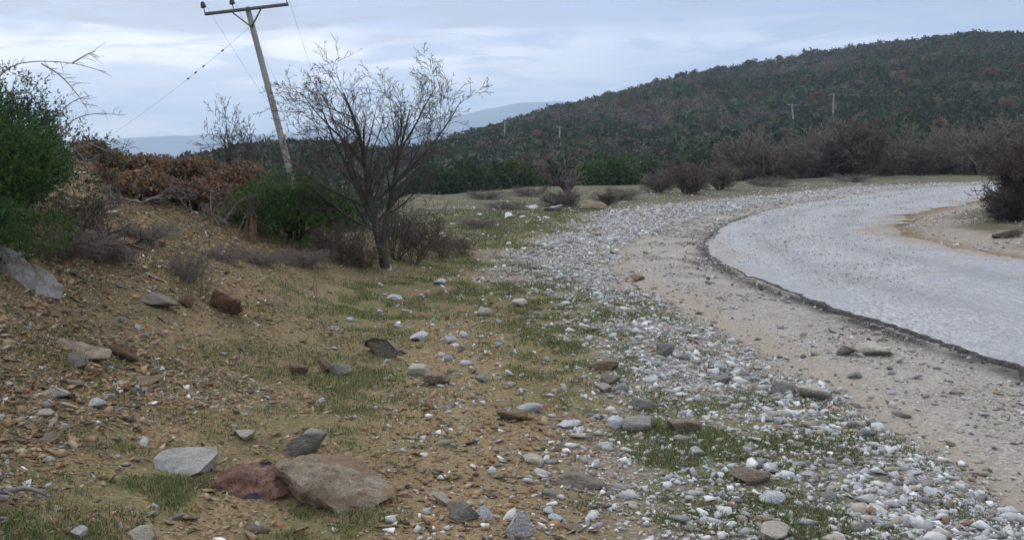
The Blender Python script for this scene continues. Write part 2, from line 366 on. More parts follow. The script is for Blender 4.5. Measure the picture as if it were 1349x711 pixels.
def hill_track_pts():
    return np.array([hit(a, b_)[:2] for a, b_ in ((600, 199), (640, 196), (690, 194), (730, 192), (768, 189))])
HT = hill_track_pts()
def masks(x, y):
    r = np.hypot(x, y); a = np.clip(np.arctan2(x, y), -1.2, 1.2)
    w = sdist(RLs, x, y); wr = -sdist(RRs, x, y)
    w = np.where(wr > 0, -99, w)
    n = fbm(x, y, 0.55, 4)-0.5; n2 = fbm(x+31, y-8, 1.7, 4)-0.5; n3 = fbm(x-50, y+20, 0.23, 3)-0.5
    gw = np.interp(r, [4, 8, 14, 20, 26, 34, 60], [3.15, 3.0, 3.1, 3.7, 4.2, 3.6, 2.4])
    trackw = np.interp(r, [4, 8, 14, 18, 25, 40, 60], [1.45, 1.75, 1.6, 1.35, 1.0, .8, .8])
    gravel = ss(trackw-0.35, trackw+0.45, w+0.7*n2)*(1-ss(gw-1.6, gw+0.5, w+1.9*n))
    track = ss(-0.4, 0.1, w)*(1-ss(trackw-0.3, trackw+0.3, w+0.7*n2))
    lawn = ss(1.5, 2.7, w+2.2*n+1.2*n2-1.3*ss(12, 22, r))*(1-0.93*ss(-0.5, 0.9, -x-1.0-0.06*y+2.0*n))*(1-ss(20, 40, r)*0.4)
    path = np.exp(-((x+0.35+0.04*(y-6)+0.4*n)/0.5)**2)*(1-ss(8.5, 12, y))
    lawn = np.clip(lawn*ss(-0.30, -0.03, n2+n*0.8)*(1-0.7*path), 0, 1)
    scree = ss(-0.5, 1.1, -x-1.2-0.1*np.clip(y, 0, 20)+2.2*n)*(1-ss(18, 26, r))
    meadow = ss(15, 25, r+8*n)*ss(gw-0.5, gw+1.2, w+1.5*n)*(1-ss(90, 110, r))
    inner = ss(0.0, 0.7, wr+0.5*n2)
    meadow = np.maximum(meadow, ss(0.8, 1.8, wr+2*n)*0.9)
    track = np.maximum(track, inner*(1-ss(0.9, 2.0, wr+2*n))*0.75)
    hillm = ss(85, 110, r)
    hs = np.abs(sdist(HT, x, y)); soil = 1-ss(1.5, 5, hs+6*n2)
    tar = np.exp(-((w-0.10)/0.14)**2)*ss(-0.3, 0.1, n2+0.1)*ss(-0.05, 0.02, w)*(1-ss(24, 34, r))
    tar = np.maximum(tar, 0.75*np.exp(-((w-0.3)/0.3)**2)*ss(-0.12, 0.1, n2)*ss(10.5, 13, y)*(1-ss(19, 23, y)))
    plain = ss(700, 1200, r)
    return dict(w=w, wr=wr, r=r, gravel=gravel, track=track, lawn=lawn, scree=scree, meadow=meadow, hillm=hillm, soil=soil, tar=tar, plain=plain, sand=np.exp(-((w-1.45+0.12*np.sin(y*0.8)+0.25*n2)/0.2)**2)*ss(-0.3, 0.0, n)*(1-ss(14, 18, r)), n=n, n2=n2, path=path)

# ------------------------------------------------------------------ ground sheet
azd = np.linspace(-0.72, 0.72, 720)
azs = np.concatenate([azd, np.linspace(0.72, 2*math.pi-0.72, 90)[1:-1]])
rad = np.concatenate([[0.25, 0.6, 1.0, 1.5, 2.0, 2.4], np.geomspace(2.7, 60, 700), np.geomspace(60, 700, 190)[1:], np.geomspace(700, 6100, 30)[1:]])
AA, RRd = np.meshgrid(azs, rad); gx = RRd*np.sin(AA); gy = RRd*np.cos(AA)
gz = H(gx, gy); mk = masks(gx, gy)
V = np.stack([gx, gy, gz], -1).reshape(-1, 3); nr, nc = gx.shape
idx = np.arange(nr*nc).reshape(nr, nc)
q = np.stack([idx[:-1], idx[1:], np.roll(idx[1:], -1, 1), np.roll(idx[:-1], -1, 1)], -1).reshape(-1, 4)
V = np.vstack([V, [[0, 0, H1(0, 0.01)]]]); ci = len(V)-1
tri = np.stack([idx[0], np.roll(idx[0], -1), np.full(nc, ci)], -1)
def pack(*k): return np.vstack([np.stack([mk[i].ravel() if i is not None else np.zeros(nr*nc) for i in k], -1), [[0, 0, 0]]])
g_me = make_mesh('ground', V, [q[:, ::-1], tri], M_ground, True, None, dict(mA=pack('gravel', 'track', 'lawn'), mB=pack('scree', 'meadow', 'hillm'), mC=pack('soil', 'tar', 'plain'), mD=pack('sand', 'path', None)))
ground = obj('ground', g_me); tag(ground, 'stony brown ground with grass patches rising to the scrub hill', 'ground', kind='structure')

# ------------------------------------------------------------------ worn asphalt road
def road_material():
    m, t, b = material('worn_asphalt'); v = objco(t)
    big = noisen(t, v, 0.35, 5, 0.6, 0.5); mid = noisen(t, v, 2.2, 6, 0.65); vc = voron(t, v, 45)
    mp = N(t, 'ShaderNodeMapping'); mp.inputs['Scale'].default_value = (9, 2.4, 1); mp.inputs['Rotation'].default_value = (0, 0, R(12)); link(t, v, mp.inputs[0])
    streak = noisen(t, mp.outputs[0], 1.2, 6, 0.7)
    s = N(t, 'ShaderNodeSeparateColor'); link(t, vc.outputs['Color'], s.inputs[0])
    base = ramp3(t, mid, [(0.3, (0.27, 0.275, 0.285)), (0.7, (0.36, 0.365, 0.375))])
    base = mixc(t, 0.35, base, ramp3(t, s.outputs[1], [(0.0, (0.16, 0.165, 0.17)), (0.5, (0.30, 0.305, 0.31)), (1.0, (0.46, 0.465, 0.47))]))
    chips = ramp3(t, s.outputs[0], [(0.0, (0.15, 0.15, 0.155)), (0.4, (0.30, 0.30, 0.305)), (1.0, (0.52, 0.52, 0.52))])
    ra = attr(t, 'mR'); rs_ = N(t, 'ShaderNodeSeparateColor'); link(t, ra.outputs['Color'], rs_.inputs[0])
    wr_ = mathn(t, 'MULTIPLY', mathn(t, 'ADD', rs_.outputs[1], maprange(t, big, 0.5, 0.66), clamp=True), 0.85)
    c = mixc(t, wr_, base, chips)
    c = mixc(t, mathn(t, 'MULTIPLY', maprange(t, streak, 0.54, 0.66), 0.5), c, (0.52, 0.52, 0.51))
    c = mixc(t, mathn(t, 'MULTIPLY', maprange(t, noisen(t, v, 0.5, 6, 0.7, 0.3), 0.56, 0.66), 0.7), c, (0.25, 0.225, 0.19))
    c = mixc(t, maprange(t, noisen(t, v, 1.1, 6, 0.7, 0.6), 0.67, 0.72), c, (0.15, 0.145, 0.14))
    c = mixc(t, mathn(t, 'MULTIPLY', rs_.outputs[2], 0.45), c, (0.20, 0.205, 0.215))
    c = mixc(t, mathn(t, 'MULTIPLY', rs_.outputs[0], 0.9), c, mixc(t, mid, (0.23, 0.19, 0.145), (0.37, 0.32, 0.26)))
    link(t, c, b.inputs['Base Color']); b.inputs['Roughness'].default_value = 0.9; b.inputs['Specular IOR Level'].default_value = 0.15
    bump(t, b, mathn(t, 'ADD', vc.outputs['Distance'], mid), 0.5, 0.012); return m
M_road = road_material()
M_edge = simple('broken_asphalt_edge', (0.024, 0.024, 0.025), (0.105, 0.098, 0.09), 22, 0.85, 0.8, 0.02)
nL = resample(RL, 70); nR = resample(RR, 70)
def ragged(P, amp, seed, side):
    T = np.gradient(P, axis=0); T /= np.linalg.norm(T, axis=1, keepdims=True); Nn = np.stack([-T[:, 1], T[:, 0]], -1)*side
    n = (fbm(P[:, 0]+seed, P[:, 1], 0.8, 5, 0.55)-0.5)*2; n2_ = fbm(P[:, 0]*1.0+seed, P[:, 1], 6.0, 4, 0.7)-0.5; return P+Nn*(n*amp+n2_*0.12)[:, None]
sL, sR = nL, nR
nL = ragged(sL, 0.20, 3, 1); nR = ragged(sR, 0.40, 50, 1)
K = 44; tt = np.linspace(0, 1, K)[None, :, None]; G = sL[:, None]*(1-tt)+sR[:, None]*tt
G = G+(nL-sL)[:, None]*np.clip(1-tt/0.25, 0, 1)**1.5+(nR-sR)[:, None]*np.clip(1-(1-tt)/0.3, 0, 1)**1.5
gz = H(G[..., 0], G[..., 1]); crown = 0.06*np.sin(np.linspace(0, math.pi, K))[None]
lip = 0.046*np.clip(0.1+1.35*fbm(nL[:, 0], nL[:, 1], 2.3, 4, 0.6), 0.25, 1.2)[:, None]*(1-0.7*ss(10.5, 13, nL[:, 1]))[:, None]
zz = gz+lip*(1-np.linspace(0, 1, K)[None]*0.55)+crown+(fbm(G[..., 0], G[..., 1], 0.6, 3)-0.5)*0.02
Vr = np.concatenate([G, zz[..., None]], -1); m_, k_ = Vr.shape[:2]
Va = Vr.reshape(-1, 3); id_ = np.arange(m_*k_).reshape(m_, k_)
qq = np.stack([id_[:-1, :-1], id_[:-1, 1:], id_[1:, 1:], id_[1:, :-1]], -1).reshape(-1, 4)
tcol = np.broadcast_to(tt[..., 0], (m_, k_)); nn_ = fbm(G[..., 0], G[..., 1], 0.7, 4)-0.5; fy = G[..., 1]
dirt = ss(0.72, 1.0, tcol+0.7*nn_)*ss(9, 14, fy)*(1-ss(26, 34, fy))+0.8*ss(0.90, 1.0, tcol+0.3*nn_)+0.5*ss(0.10, 0.0, tcol+0.3*nn_)*ss(12, 15, fy)
chip = np.exp(-(((tcol-0.30+0.8*nn_)/0.25)**2))*ss(9.5, 12, fy)+ss(13, 17, fy+4*nn_)*0.9
rcol = np.stack([np.clip(dirt, 0, 1), np.clip(chip, 0, 1), np.clip(np.exp(-((tcol-0.24+0.12*nn_)/0.07)**2)+np.exp(-((tcol-0.62+0.12*nn_)/0.08)**2), 0, 1)*(0.4+0.6*ss(-0.2, 0.1, nn_))], -1).reshape(-1, 3)
road = obj('road', make_mesh('road', Va, [qq], M_road, True, None, dict(mR=rcol))); tag(road, 'worn pale grey asphalt road bending away to the right', 'road', kind='structure')
def skirt(E, z, out, name):
    T = np.gradient(E, axis=0); T /= np.linalg.norm(T, axis=1, keepdims=True); Nn = np.stack([-T[:, 1], T[:, 0]], -1)*out
    j = 0.004+0.07*(fbm(E[:, 0]*3, E[:, 1]*3, 5.1, 3, 0.7))**2
    rows = [np.c_[E, z-0.001], np.c_[E+Nn*(j[:, None]), z-0.012], np.c_[E+Nn*(j[:, None]*1.8), z-0.05], np.c_[E+Nn*(j[:, None]*1.3), z-0.16]]
    S = np.stack(rows, 1); n_ = len(S); ii = np.arange(n_*4).reshape(n_, 4)
    f = np.stack([ii[:-1, :-1], ii[:-1, 1:], ii[1:, 1:], ii[1:, :-1]], -1).reshape(-1, 4)
    o = obj('road_edge', make_mesh(name, S.reshape(-1, 3), [f], M_edge, False), road); return o
skirt(nL, zz[:, 0], 1, 'road_edge'); skirt(nR, zz[:, -1], -1, 'road_edge')

# ------------------------------------------------------------------ stones
def hull_rock(rng, n=14, flat=0.5, round_=False):
    """small convex stone: returns V,F"""
    bm = bmesh.new()
    for i in range(n):
        d = rng.normal(size=3); d /= np.linalg.norm(d)
        if not round_: d *= rng.uniform(0.7, 1.1)
        bm.verts.new((d[0], d[1]*rng.uniform(0.7, 0.85), d[2]*flat))
    bmesh.ops.convex_hull(bm, input=bm.verts)
    bmesh.ops.delete(bm, geom=[v for v in bm.verts if not v.link_faces], context='VERTS')
    bmesh.ops.triangulate(bm, faces=bm.faces); bm.verts.index_update()
    Vv = np.array([v.co[:] for v in bm.verts]); Ff = np.array([[v.index for v in f.verts] for f in bm.faces]); bm.free()
    return Vv, Ff
def scatter_stones(name, pts, size, colr, seed, flat, mat, smooth=False, round_=False, tilt=0.13, sink=0.25, npts=12):
    rng = np.random.RandomState(seed); shapes = [hull_rock(rng, npts, flat, round_) for _ in range(14)]
    which = rng.randint(0, 14, len(pts)); Vs = []; Fs = []; Cs = []; off = 0
    for k, (sv_, sf) in enumerate(shapes):
        m = np.where(which == k)[0]
        if not len(m): continue
        n = len(m); th = rng.uniform(0, 6.28, n); c, s = np.cos(th), np.sin(th)
        P = sv_[None]*(size[m][:, None, None])*rng.uniform([0.8, 0.6, 0.6], [1.3, 1.1, 1.2], (n, 3))[:, None]
        tx = rng.normal(0, tilt, n); ty = rng.normal(0, tilt, n)
        P[..., 2] += P[..., 0]*tx[:, None]+P[..., 1]*ty[:, None]
        x = P[..., 0]*c[:, None]-P[..., 1]*s[:, None]; y = P[..., 0]*s[:, None]+P[..., 1]*c[:, None]
        z = P[..., 2]+(size[m]*flat*(0.6-sink))[:, None]
        Q = np.stack([x, y, z], -1)+pts[m][:, None]
        nv = len(sv_); Vs.append(Q.reshape(-1, 3)); Cs.append(np.repeat(colr[m], nv, 0))
        Fs.append((sf[None]+(np.arange(n)*nv)[:, None, None]+off).reshape(-1, 3)); off += n*nv
    return make_mesh(name, np.vstack(Vs), [np.vstack(Fs)], mat, smooth, np.vstack(Cs))
def pick(rng, table, n):
    c = np.array([t[1] for t in table]); p = np.array([t[0] for t in table], float); p /= p.sum()
    k = rng.choice(len(table), n, p=p); return c[k]*rng.uniform(0.75, 1.2, (n, 1))
M_pebble = colour_mat('pebble_stone', 0.85, 0.3, 60, bs=0.5, bd=0.004)
M_shale = colour_mat('shale_stone', 0.9, 0.4, 50, bs=0.6, bd=0.004)
PALE = [(4, (0.38, 0.375, 0.36)), (5, (0.50, 0.495, 0.48)), (2.5, (0.66, 0.655, 0.64)), (2.5, (0.24, 0.235, 0.225)), (3, (0.35, 0.305, 0.24)), (0.6, (0.28, 0.18, 0.11))]
OCHRE = [(4, (0.30, 0.20, 0.11)), (3, (0.21, 0.145, 0.085)), (2.5, (0.34, 0.27, 0.18)), (0.8, (0.25, 0.13, 0.07)), (1.3, (0.30, 0.29, 0.26)), (0.25, (0.62, 0.61, 0.58)), (1.4, (0.10, 0.08, 0.06))]
TRK = [(3, (0.40, 0.39, 0.37)), (3, (0.33, 0.28, 0.22)), (1, (0.58, 0.58, 0.57)), (2, (0.18, 0.17, 0.16))]
rng = np.random.RandomState(11)
def cand(n, r0, r1, a0=-0.66, a1=0.66, p=1.0):
    u = rng.rand(n); 
    r = np.exp(np.log(r0)+u*(np.log(r1)-np.log(r0))) if p == 1 else r0+(r1-r0)*u
    a = rng.uniform(a0, a1, n); return r*np.sin(a), r*np.cos(a)
def gpts(x, y): return np.stack([x, y, H(x, y)], -1)
# gravel belt
x, y = cand(400000, 2.6, 60, -0.14); k = masks(x, y)
pr = np.clip(k['gravel']*(0.75+0.5*(k['n']+k['n2']))*(1-0.25*k['lawn']), 0, 1)+0.035*ss(0.8, 1.2, k['w'])*(1-ss(5, 6.5, k['w']))
pr += 0.5*k['track']*ss(-0.05, 0.1, k['w'])*ss(-0.14, 0.12, k['n2']+0.4*k['n'])*(0.6+0.9*ss(12, 18, k['r']))*(1-0.8*np.exp(-((k['w']-1.35)/0.3)**2))+0.25*ss(0.0, 0.3, k['wr'])*(1-ss(2, 3.5, k['wr']))*ss(-0.1, 0.1, k['n2'])+0.05*k['meadow']*(1-ss(6, 14, k['w']))*ss(14, 20, k['r'])*(k['w'] > 0)
keep = rng.rand(len(x)) < pr*0.85; x, y, r_ = x[keep], y[keep], k['r'][keep]; lawnk = k['lawn'][keep]; trk = k['track'][keep] > 0.5
sz = np.exp(rng.normal(math.log(0.0105), 0.6, len(x)))*(0.8+0.055*r_); sz = np.where(trk, sz*0.8, sz); sz = np.clip(sz, 0.004, 0.06)
colr = pick(rng, PALE, len(x)); colr[trk] = pick(rng, TRK, trk.sum())
tag(obj('gravel', scatter_stones('gravel', gpts(x, y), sz, colr, 5, 0.6, M_pebble, False)), 'loose pale grey gravel spread along the dirt track', 'gravel', kind='stuff')
print('gravel', len(x))
# brown scree
x, y = cand(520000, 2.6, 24, -0.7, 0.1); k = masks(x, y)
pr = np.clip(k['scree']*(1.0+1.1*(k['n2']+0.2*k['n'])), 0, 1)+0.10*(k['w'] > 1.5)*(k['w'] < 7)*(1-k['lawn'])+0.2*k['path']
keep = rng.rand(len(x)) < pr*0.5; x, y, r_ = x[keep], y[keep], k['r'][keep]
sz = np.clip(np.exp(rng.normal(math.log(0.0098), 0.66, len(x)))*(0.8+0.06*r_), 0.003, 0.055)
tag(obj('shale_rubble', scatter_stones('shale_rubble', gpts(x, y), sz, pick(rng, OCHRE, len(x)), 6, 0.26, M_shale, False, tilt=0.3, npts=8)), 'ochre and brown shale chips littering the bank', 'rubble', kind='stuff')
print('scree', len(x))
# pale chippings loose on the asphalt and tar crumbs at its lip
x, y = cand(60000, 5, 45, 0.05, 0.62); k = masks(x, y); w_ = sdist(RLs, x, y)
keep = ((k['w'] > 0.0) & (k['w'] < 0.55) & (rng.rand(len(x)) < 0.5*np.exp(-k['w']/0.22)*(0.6+1.3*ss(10.5, 14, y)*(1-ss(20, 24, y))))); xs, ys = x[keep], y[keep]
tag(obj('tar_crumbs', scatter_stones('tar_crumbs', gpts(xs, ys), np.clip(np.exp(rng.normal(math.log(0.014), 0.5, len(xs))), .005, .04)*(0.8+0.03*ys), pick(rng, [(2, (0.06, 0.057, 0.054)), (2, (0.16, 0.15, 0.135)), (3, (0.36, 0.34, 0.31))], len(xs)), 8, 0.6, M_pebble)), 'dark asphalt crumbs and grit below the broken road edge', 'rubble', kind='stuff')

x, y = cand(60000, 8, 45, 0.05, 0.62); w_ = sdist(RLs, x, y); wr_ = sdist(RRs, x, y)
tt_ = -w_/np.maximum(-w_+wr_, 0.1); on = (w_ < -0.1) & (wr_ > 0.15); nz = fbm(x, y, 0.7, 4)-0.5
pr = (np.exp(-(((tt_-0.30+0.8*nz)/0.22)**2))*ss(10, 12.5, y)+0.5*ss(13, 17, y+4*nz))*on*ss(0.35, 0.6, fbm(x, y, 3, 2))
keep = rng.rand(len(x)) < pr*0.75; xs, ys = x[keep], y[keep]; ps = gpts(xs, ys); ps[:, 2] += 0.048+0.05*np.sin(np.clip(tt_[keep], 0, 1)*math.pi)
tag(obj('chippings', scatter_stones('chippings', ps, np.clip(np.exp(rng.normal(math.log(0.008), 0.4, len(xs))), .004, .02)*(0.8+0.045*ys), pick(rng, PALE, len(xs)), 9, 0.5, M_pebble)), 'pale stone chippings strewn over the worn asphalt', 'gravel', kind='stuff')
# ------------------------------------------------------------------ larger stones: every one an object
def rock_mesh(name, seed, mat, cuts=9, flat=1.0, sub=4, rough=0.05, layered=False, cutlo=0.45):
    rg = np.random.RandomState(seed); bm = bmesh.new(); bmesh.ops.create_icosphere(bm, subdivisions=sub, radius=1.0)
    planes = []
    for i in range(cuts):
        n = rg.normal(size=3); n[2] *= 0.7; n /= np.linalg.norm(n); planes.append((n, rg.uniform(cutlo, 0.85)))
    off = Vector(rg.uniform(-50, 50, 3))
    for v in bm.verts:
        p = np.array(v.co[:])
        for n, d in planes:
            s = p@n
            if s > d: p = p-n*(s-d)*0.97
        pv = Vector(p)
        f = mnoise.fractal(pv*1.6+off, 0.8, 2.1, 6)*rough*1.6+mnoise.noise(pv*7+off)*rough*0.5
        if layered: f += (abs(((p[2]*6+0.6*mnoise.noise(pv*2+off)) % 1)-0.5))*rough*1.2
        p = p*(1+f); v.co = (p[0], p[1], p[2]*flat)
    P = np.array([v.co[:] for v in bm.verts]); Ff = np.array([[q_.index for q_ in f.verts] for f in bm.faces]); bm.free()
    mn, mx = P.min(0), P.max(0); P = (P-(mn+mx)/2)/(mx-mn)      # unit box
    P[:, 2] += 0.5
    return make_mesh(name, P, [Ff], mat, sub < 3)
MR = dict(
 tan=rock_mat('tan_rock', (0.18, 0.14, 0.095), (0.29, 0.235, 0.17), (0.39, 0.33, 0.25), 7, (0.23, 0.165, 0.11), 0.6),
 red=rock_mat('red_brown_rock', (0.09, 0.045, 0.038), (0.17, 0.088, 0.062), (0.28, 0.175, 0.125), 7, (0.05, 0.036, 0.042), 0.8),
 grey=rock_mat('grey_rock', (0.20, 0.19, 0.165), (0.30, 0.285, 0.25), (0.40, 0.385, 0.35), 6, None, 0.5),
 dgrey=rock_mat('dark_grey_rock', (0.15, 0.13, 0.10), (0.22, 0.195, 0.155), (0.30, 0.275, 0.23), 6, None, 0.3),
 white=rock_mat('white_stone', (0.44, 0.45, 0.46), (0.58, 0.58, 0.59), (0.72, 0.72, 0.72), 5, None, 0.15),
 cream=rock_mat('cream_stone', (0.36, 0.32, 0.25), (0.46, 0.42, 0.34), (0.55, 0.51, 0.44), 6, None, 0.2),
 ochre=rock_mat('ochre_slab', (0.19, 0.13, 0.08), (0.29, 0.205, 0.13), (0.37, 0.295, 0.21), 7, None, 0.4),
 rust=rock_mat('rusty_rock', (0.12, 0.075, 0.045), (0.20, 0.125, 0.07), (0.28, 0.185, 0.115), 8, (0.08, 0.058, 0.045), 0.5))
# (px left, px right, py top, py bottom, material, label, sub/cuts/layered, depth factor, rotation)
HERO = [
 (372, 432, 574, 606, 'grey', 'small weathered grey rock behind the largest tan boulder', 8, 0.9, 0.1),
 (144, 180, 458, 480, 'rust', 'rusty stone just right of the long ochre slab', 8, 0.8, 0.0),
 (84, 114, 468, 486, 'dgrey', 'flat grey-brown stone just below the long ochre slab', 8, 0.9, 0.0),
 (180, 230, 389, 408, 'dgrey', 'flat dull slab high on the bank below the dry bushes', 8, 0.8, 0.1),
 (232, 256, 392, 406, 'rust', 'thin dark brown slab beside the dull slab on the bank', 8, 0.8, -0.2),
 (268, 316, 391, 421, 'rust', 'rough rusty brown rock lump on the middle of the bank', 9, 0.8, 0.1),
 (434, 464, 482, 498, 'grey', 'grey block with square edges at the foot of the scree', 7, 0.8, 0.2),
 (418, 440, 476, 496, 'ochre', 'ochre stone touching the square grey block', 8, 0.8, 0.2),
 (474, 530, 449, 473, 'dgrey', 'dark grey sloping rock on the grass left of the path', 8, 0.9, -0.2),
 (538, 567, 483, 498, 'cream', 'flat buff stone at the grassy edge of the bare path', 8, 0.8, 0.0),
 (552, 594, 494, 512, 'tan', 'tan split slab below the flat buff stone', 8, 0.8, 0.3),
 (664, 700, 680, 718, 'white', 'white chunk of stone cut by the bottom edge of the picture', 8, 0.9, 0.4),
 (590, 634, 668, 692, 'dgrey', 'brown-grey rock near the bottom beside a small white stone', 8, 0.9, 0.0),
 (630, 650, 671, 688, 'white', 'small pale stone touching the brown-grey rock near the bottom', 7, 0.9, 0.0),
 (566, 594, 654, 669, 'cream', 'cream stone right of the largest tan boulder', 8, 0.9, 0.2),
 (820, 862, 554, 573, 'grey', 'rounded grey-white cobble right of its bright white neighbour', 6, 0.9, 0.0),
 (800, 824, 553, 568, 'white', 'bright white stone left of the rounded grey-white cobble', 7, 0.9, 0.3),
 (832, 860, 529, 544, 'grey', 'oval grey cobble on the grass above the grey-white cobble', 5, 0.9, 0.0),
 (880, 926, 554, 574, 'tan', 'tan brown rock in the grass right of the pale cobbles', 8, 0.8, 0.1),
 (858, 886, 456, 476, 'grey', 'upright grey flat stone in the thick of the gravel', 8, 0.6, 0.5),
 (1050, 1093, 512, 531, 'cream', 'broad pinkish buff stone at the edge of the gravel by the track', 7, 0.9, 0.0),
 (1012, 1052, 506, 522, 'grey', 'grey flat stone left of the broad pinkish buff stone', 8, 0.9, 0.0),
 (1104, 1130, 458, 472, 'grey', 'grey stone lying alone on the dirt track', 7, 0.8, 0.0),
 (1128, 1176, 459, 472, 'cream', 'half buried earthy stone in the dirt track by the asphalt', 7, 0.9, 0.1),
 (734, 800, 628, 646, 'dgrey', 'half buried brown stone in the bare soil at lower middle', 7, 0.8, -0.2),
 (968, 1018, 624, 644, 'tan', 'flat tan stone in the gravel at lower right of middle', 8, 0.8, 0.1),
 (996, 1052, 698, 722, 'cream', 'wide pale stone cut by the bottom edge among the gravel', 7, 0.9, 0.1),
 (1003, 1037, 652, 668, 'white', 'oval white-grey cobble below the flat tan stone', 5, 0.9, 0.0),
 (46, 90, 512, 525, 'cream', 'pale flat stone on the scree at the far left', 8, 0.8, 0.1),
 (114, 137, 529, 541, 'white', 'white stone on the scree right of the pale flat one', 7, 0.9, 0.0),
 (94, 113, 697, 712, 'white', 'small white stone at the bottom left corner', 7, 0.9, 0.0),
 (305, 336, 569, 583, 'cream', 'beige square stone above the red-brown rock', 7, 0.8, 0.0),
 (168, 202, 696, 716, 'cream', 'cream rock in the grass at the bottom left', 8, 0.8, 0.0),
 (540, 564, 440, 451, 'white', 'white round stone on grass, left of the white pair', 6, 0.9, 0.0),
 (583, 602, 444, 456, 'white', 'pointed white stone on grass above the path', 7, 0.9, 0.0),
 (604, 616, 439, 447, 'white', 'little white stone right of the pointed white stone', 6, 0.9, 0.0),
 (570, 588, 369, 376, 'white', 'white stone nearest the foot of the bare tree', 6, 0.9, 0.0),
 (628, 648, 408, 419, 'cream', 'cream cobble on the grass strip', 6, 0.9, 0.0),
 (674, 694, 396, 406, 'cream', 'cream stone at the left rim of the gravel', 6, 0.9, 0.0),
 (655, 696, 542, 557, 'ochre', 'orange tan rock beside the bare path', 8, 0.8, 0.1),
 (774, 816, 478, 491, 'ochre', 'orange flat stone where grass meets the gravel', 8, 0.8, 0.0),
 (764, 800, 268, 278, 'tan', 'brown boulder by the small leaning bare tree', 7, 0.9, 0.0),
 (716, 744, 273, 280, 'grey', 'low grey slab left of the brown boulder on the meadow', 7, 0.9, 0.0),
 (830, 850, 364, 372, 'tan', 'brown stone at the sandy strip of the track', 7, 0.9, 0.0),
 (380, 404, 482, 496, 'ochre', 'ochre shard on the scree left of the square grey block', 9, 0.7, 0.3),
 (346, 420, 497, 480, 'ochre', 'broken ochre ledge', 9, 0.7, 0.3),
 (735, 765, 555, 566, 'white', 'white stone left of the bright white pair on the verge', 7, 0.9, 0.0),
 (783, 806, 508, 519, 'cream', 'buff cobble in the cluster of round stones', 5, 0.9, 0.0),
 (806, 830, 508, 520, 'grey', 'grey cobble in the cluster of round stones', 5, 0.9, 0.0),
 (790, 822, 497, 508, 'dgrey', 'dark flat stone topping the cluster of round stones', 7, 0.9, 0.0),
 (508, 530, 390, 397, 'white', 'white stone in the grass below the bare tree', 6, 0.9, 0.0),
 (1310, 1345, 306, 316, 'dgrey', 'dull rock under the dark bush at the right edge', 8, 0.9, 0.0)]
SUBH = {}
hero_xy = []
for i, (x0, x1, y0, y1, mt, lab, cuts, df, rz) in enumerate(HERO):
    if y1 <= y0: continue
    px = (x0+x1)/2; big = (x1-x0) > 60
    p = hit(px, y1-(y1-y0)*0.22); dd = depth(p); W = (x1-x0)/F*dd
    hh = max((y1-y0)/F*dd-0.25*W*df*(ZC/max(dd, 1)), 0.25*W)*1.12
    Dp = W*df
    me = rock_mesh(('boulder' if big else 'stone'), 100+i, MR[mt], cuts+(7 if cuts > 6 else 0), cutlo=0.25 if cuts > 6 else 0.5, sub=5 if (x1-x0) > 90 else 4, rough=0.06 if cuts > 6 else 0.03, layered=mt in ('ochre', 'rust', 'tan', 'red'))
    o = obj('boulder' if big else 'stone', me, None, (p[0], p[1]+Dp*0.25, p[2]-hh*0.2), (R(3)*((i % 5)-2), R(4)*((i % 3)-1), rz), (W*1.02, Dp, hh*1.2))
    tag(o, lab, 'boulder' if big else 'stone', 'boulders on the bank' if big else 'larger stones lying on the ground')
    hero_xy.append((p[0], p[1]+Dp*0.25, max(W, Dp)/2))
def hull_boulder(pts, y0, mat, label, seed, rough=0.02):
    """angular boulder from corner points (px, py, metres behind the front)"""
    W_ = []
    for px, py, dy in pts:
        d = np.array([(px-CX)/F, math.cos(PITCH)+(CY-py)/F*math.sin(PITCH), -math.sin(PITCH)+(CY-py)/F*math.cos(PITCH)])
        t_ = (y0+dy)/d[1]; W_.append(d*t_+np.array([0, 0, ZC]))
    W_ = np.array(W_); b0 = W_.mean(0); b0[2] = H1(b0[0], b0[1]); bm = bmesh.new()
    for q_ in W_-b0: bm.verts.new(q_)
    bmesh.ops.convex_hull(bm, input=bm.verts); bmesh.ops.delete(bm, geom=[v for v in bm.verts if not v.link_faces], context='VERTS')
    bmesh.ops.triangulate(bm, faces=bm.faces)
    for _ in range(5):
        es = [e_ for e_ in bm.edges if e_.calc_length() > 0.018]
        if not es: break
        bmesh.ops.subdivide_edges(bm, edges=es, cuts=1, use_grid_fill=False); bmesh.ops.triangulate(bm, faces=bm.faces)
    for _ in range(1): bmesh.ops.smooth_vert(bm, verts=bm.verts, factor=0.3, use_axis_x=True, use_axis_y=True, use_axis_z=True)
    bm.normal_update(); o3 = Vector((seed*7.3, 2, 5))
    for v in bm.verts:
        c = v.co; f = mnoise.fractal(c*5+o3, 0.9, 2.1, 7)*rough*1.3+(abs(mnoise.noise(c*3.1+o3))-0.2)*rough*2.2+mnoise.noise(c*34+o3)*rough*0.25
        st = ((c.z*0.9+c.x*0.35)*16+0.8*mnoise.noise(c*4+o3)) % 1.0
        f += (abs(st-0.5)-0.25)*rough*0.7
        v.co = c+v.normal*f
    me = bpy.data.meshes.new('boulder'); bm.to_mesh(me); bm.free(); me.materials.append(mat)
    o = obj('boulder', me, None, tuple(b0)); tag(o, label, 'boulder', 'boulders on the bank'); hero_xy.append((b0[0], b0[1], 0.3))
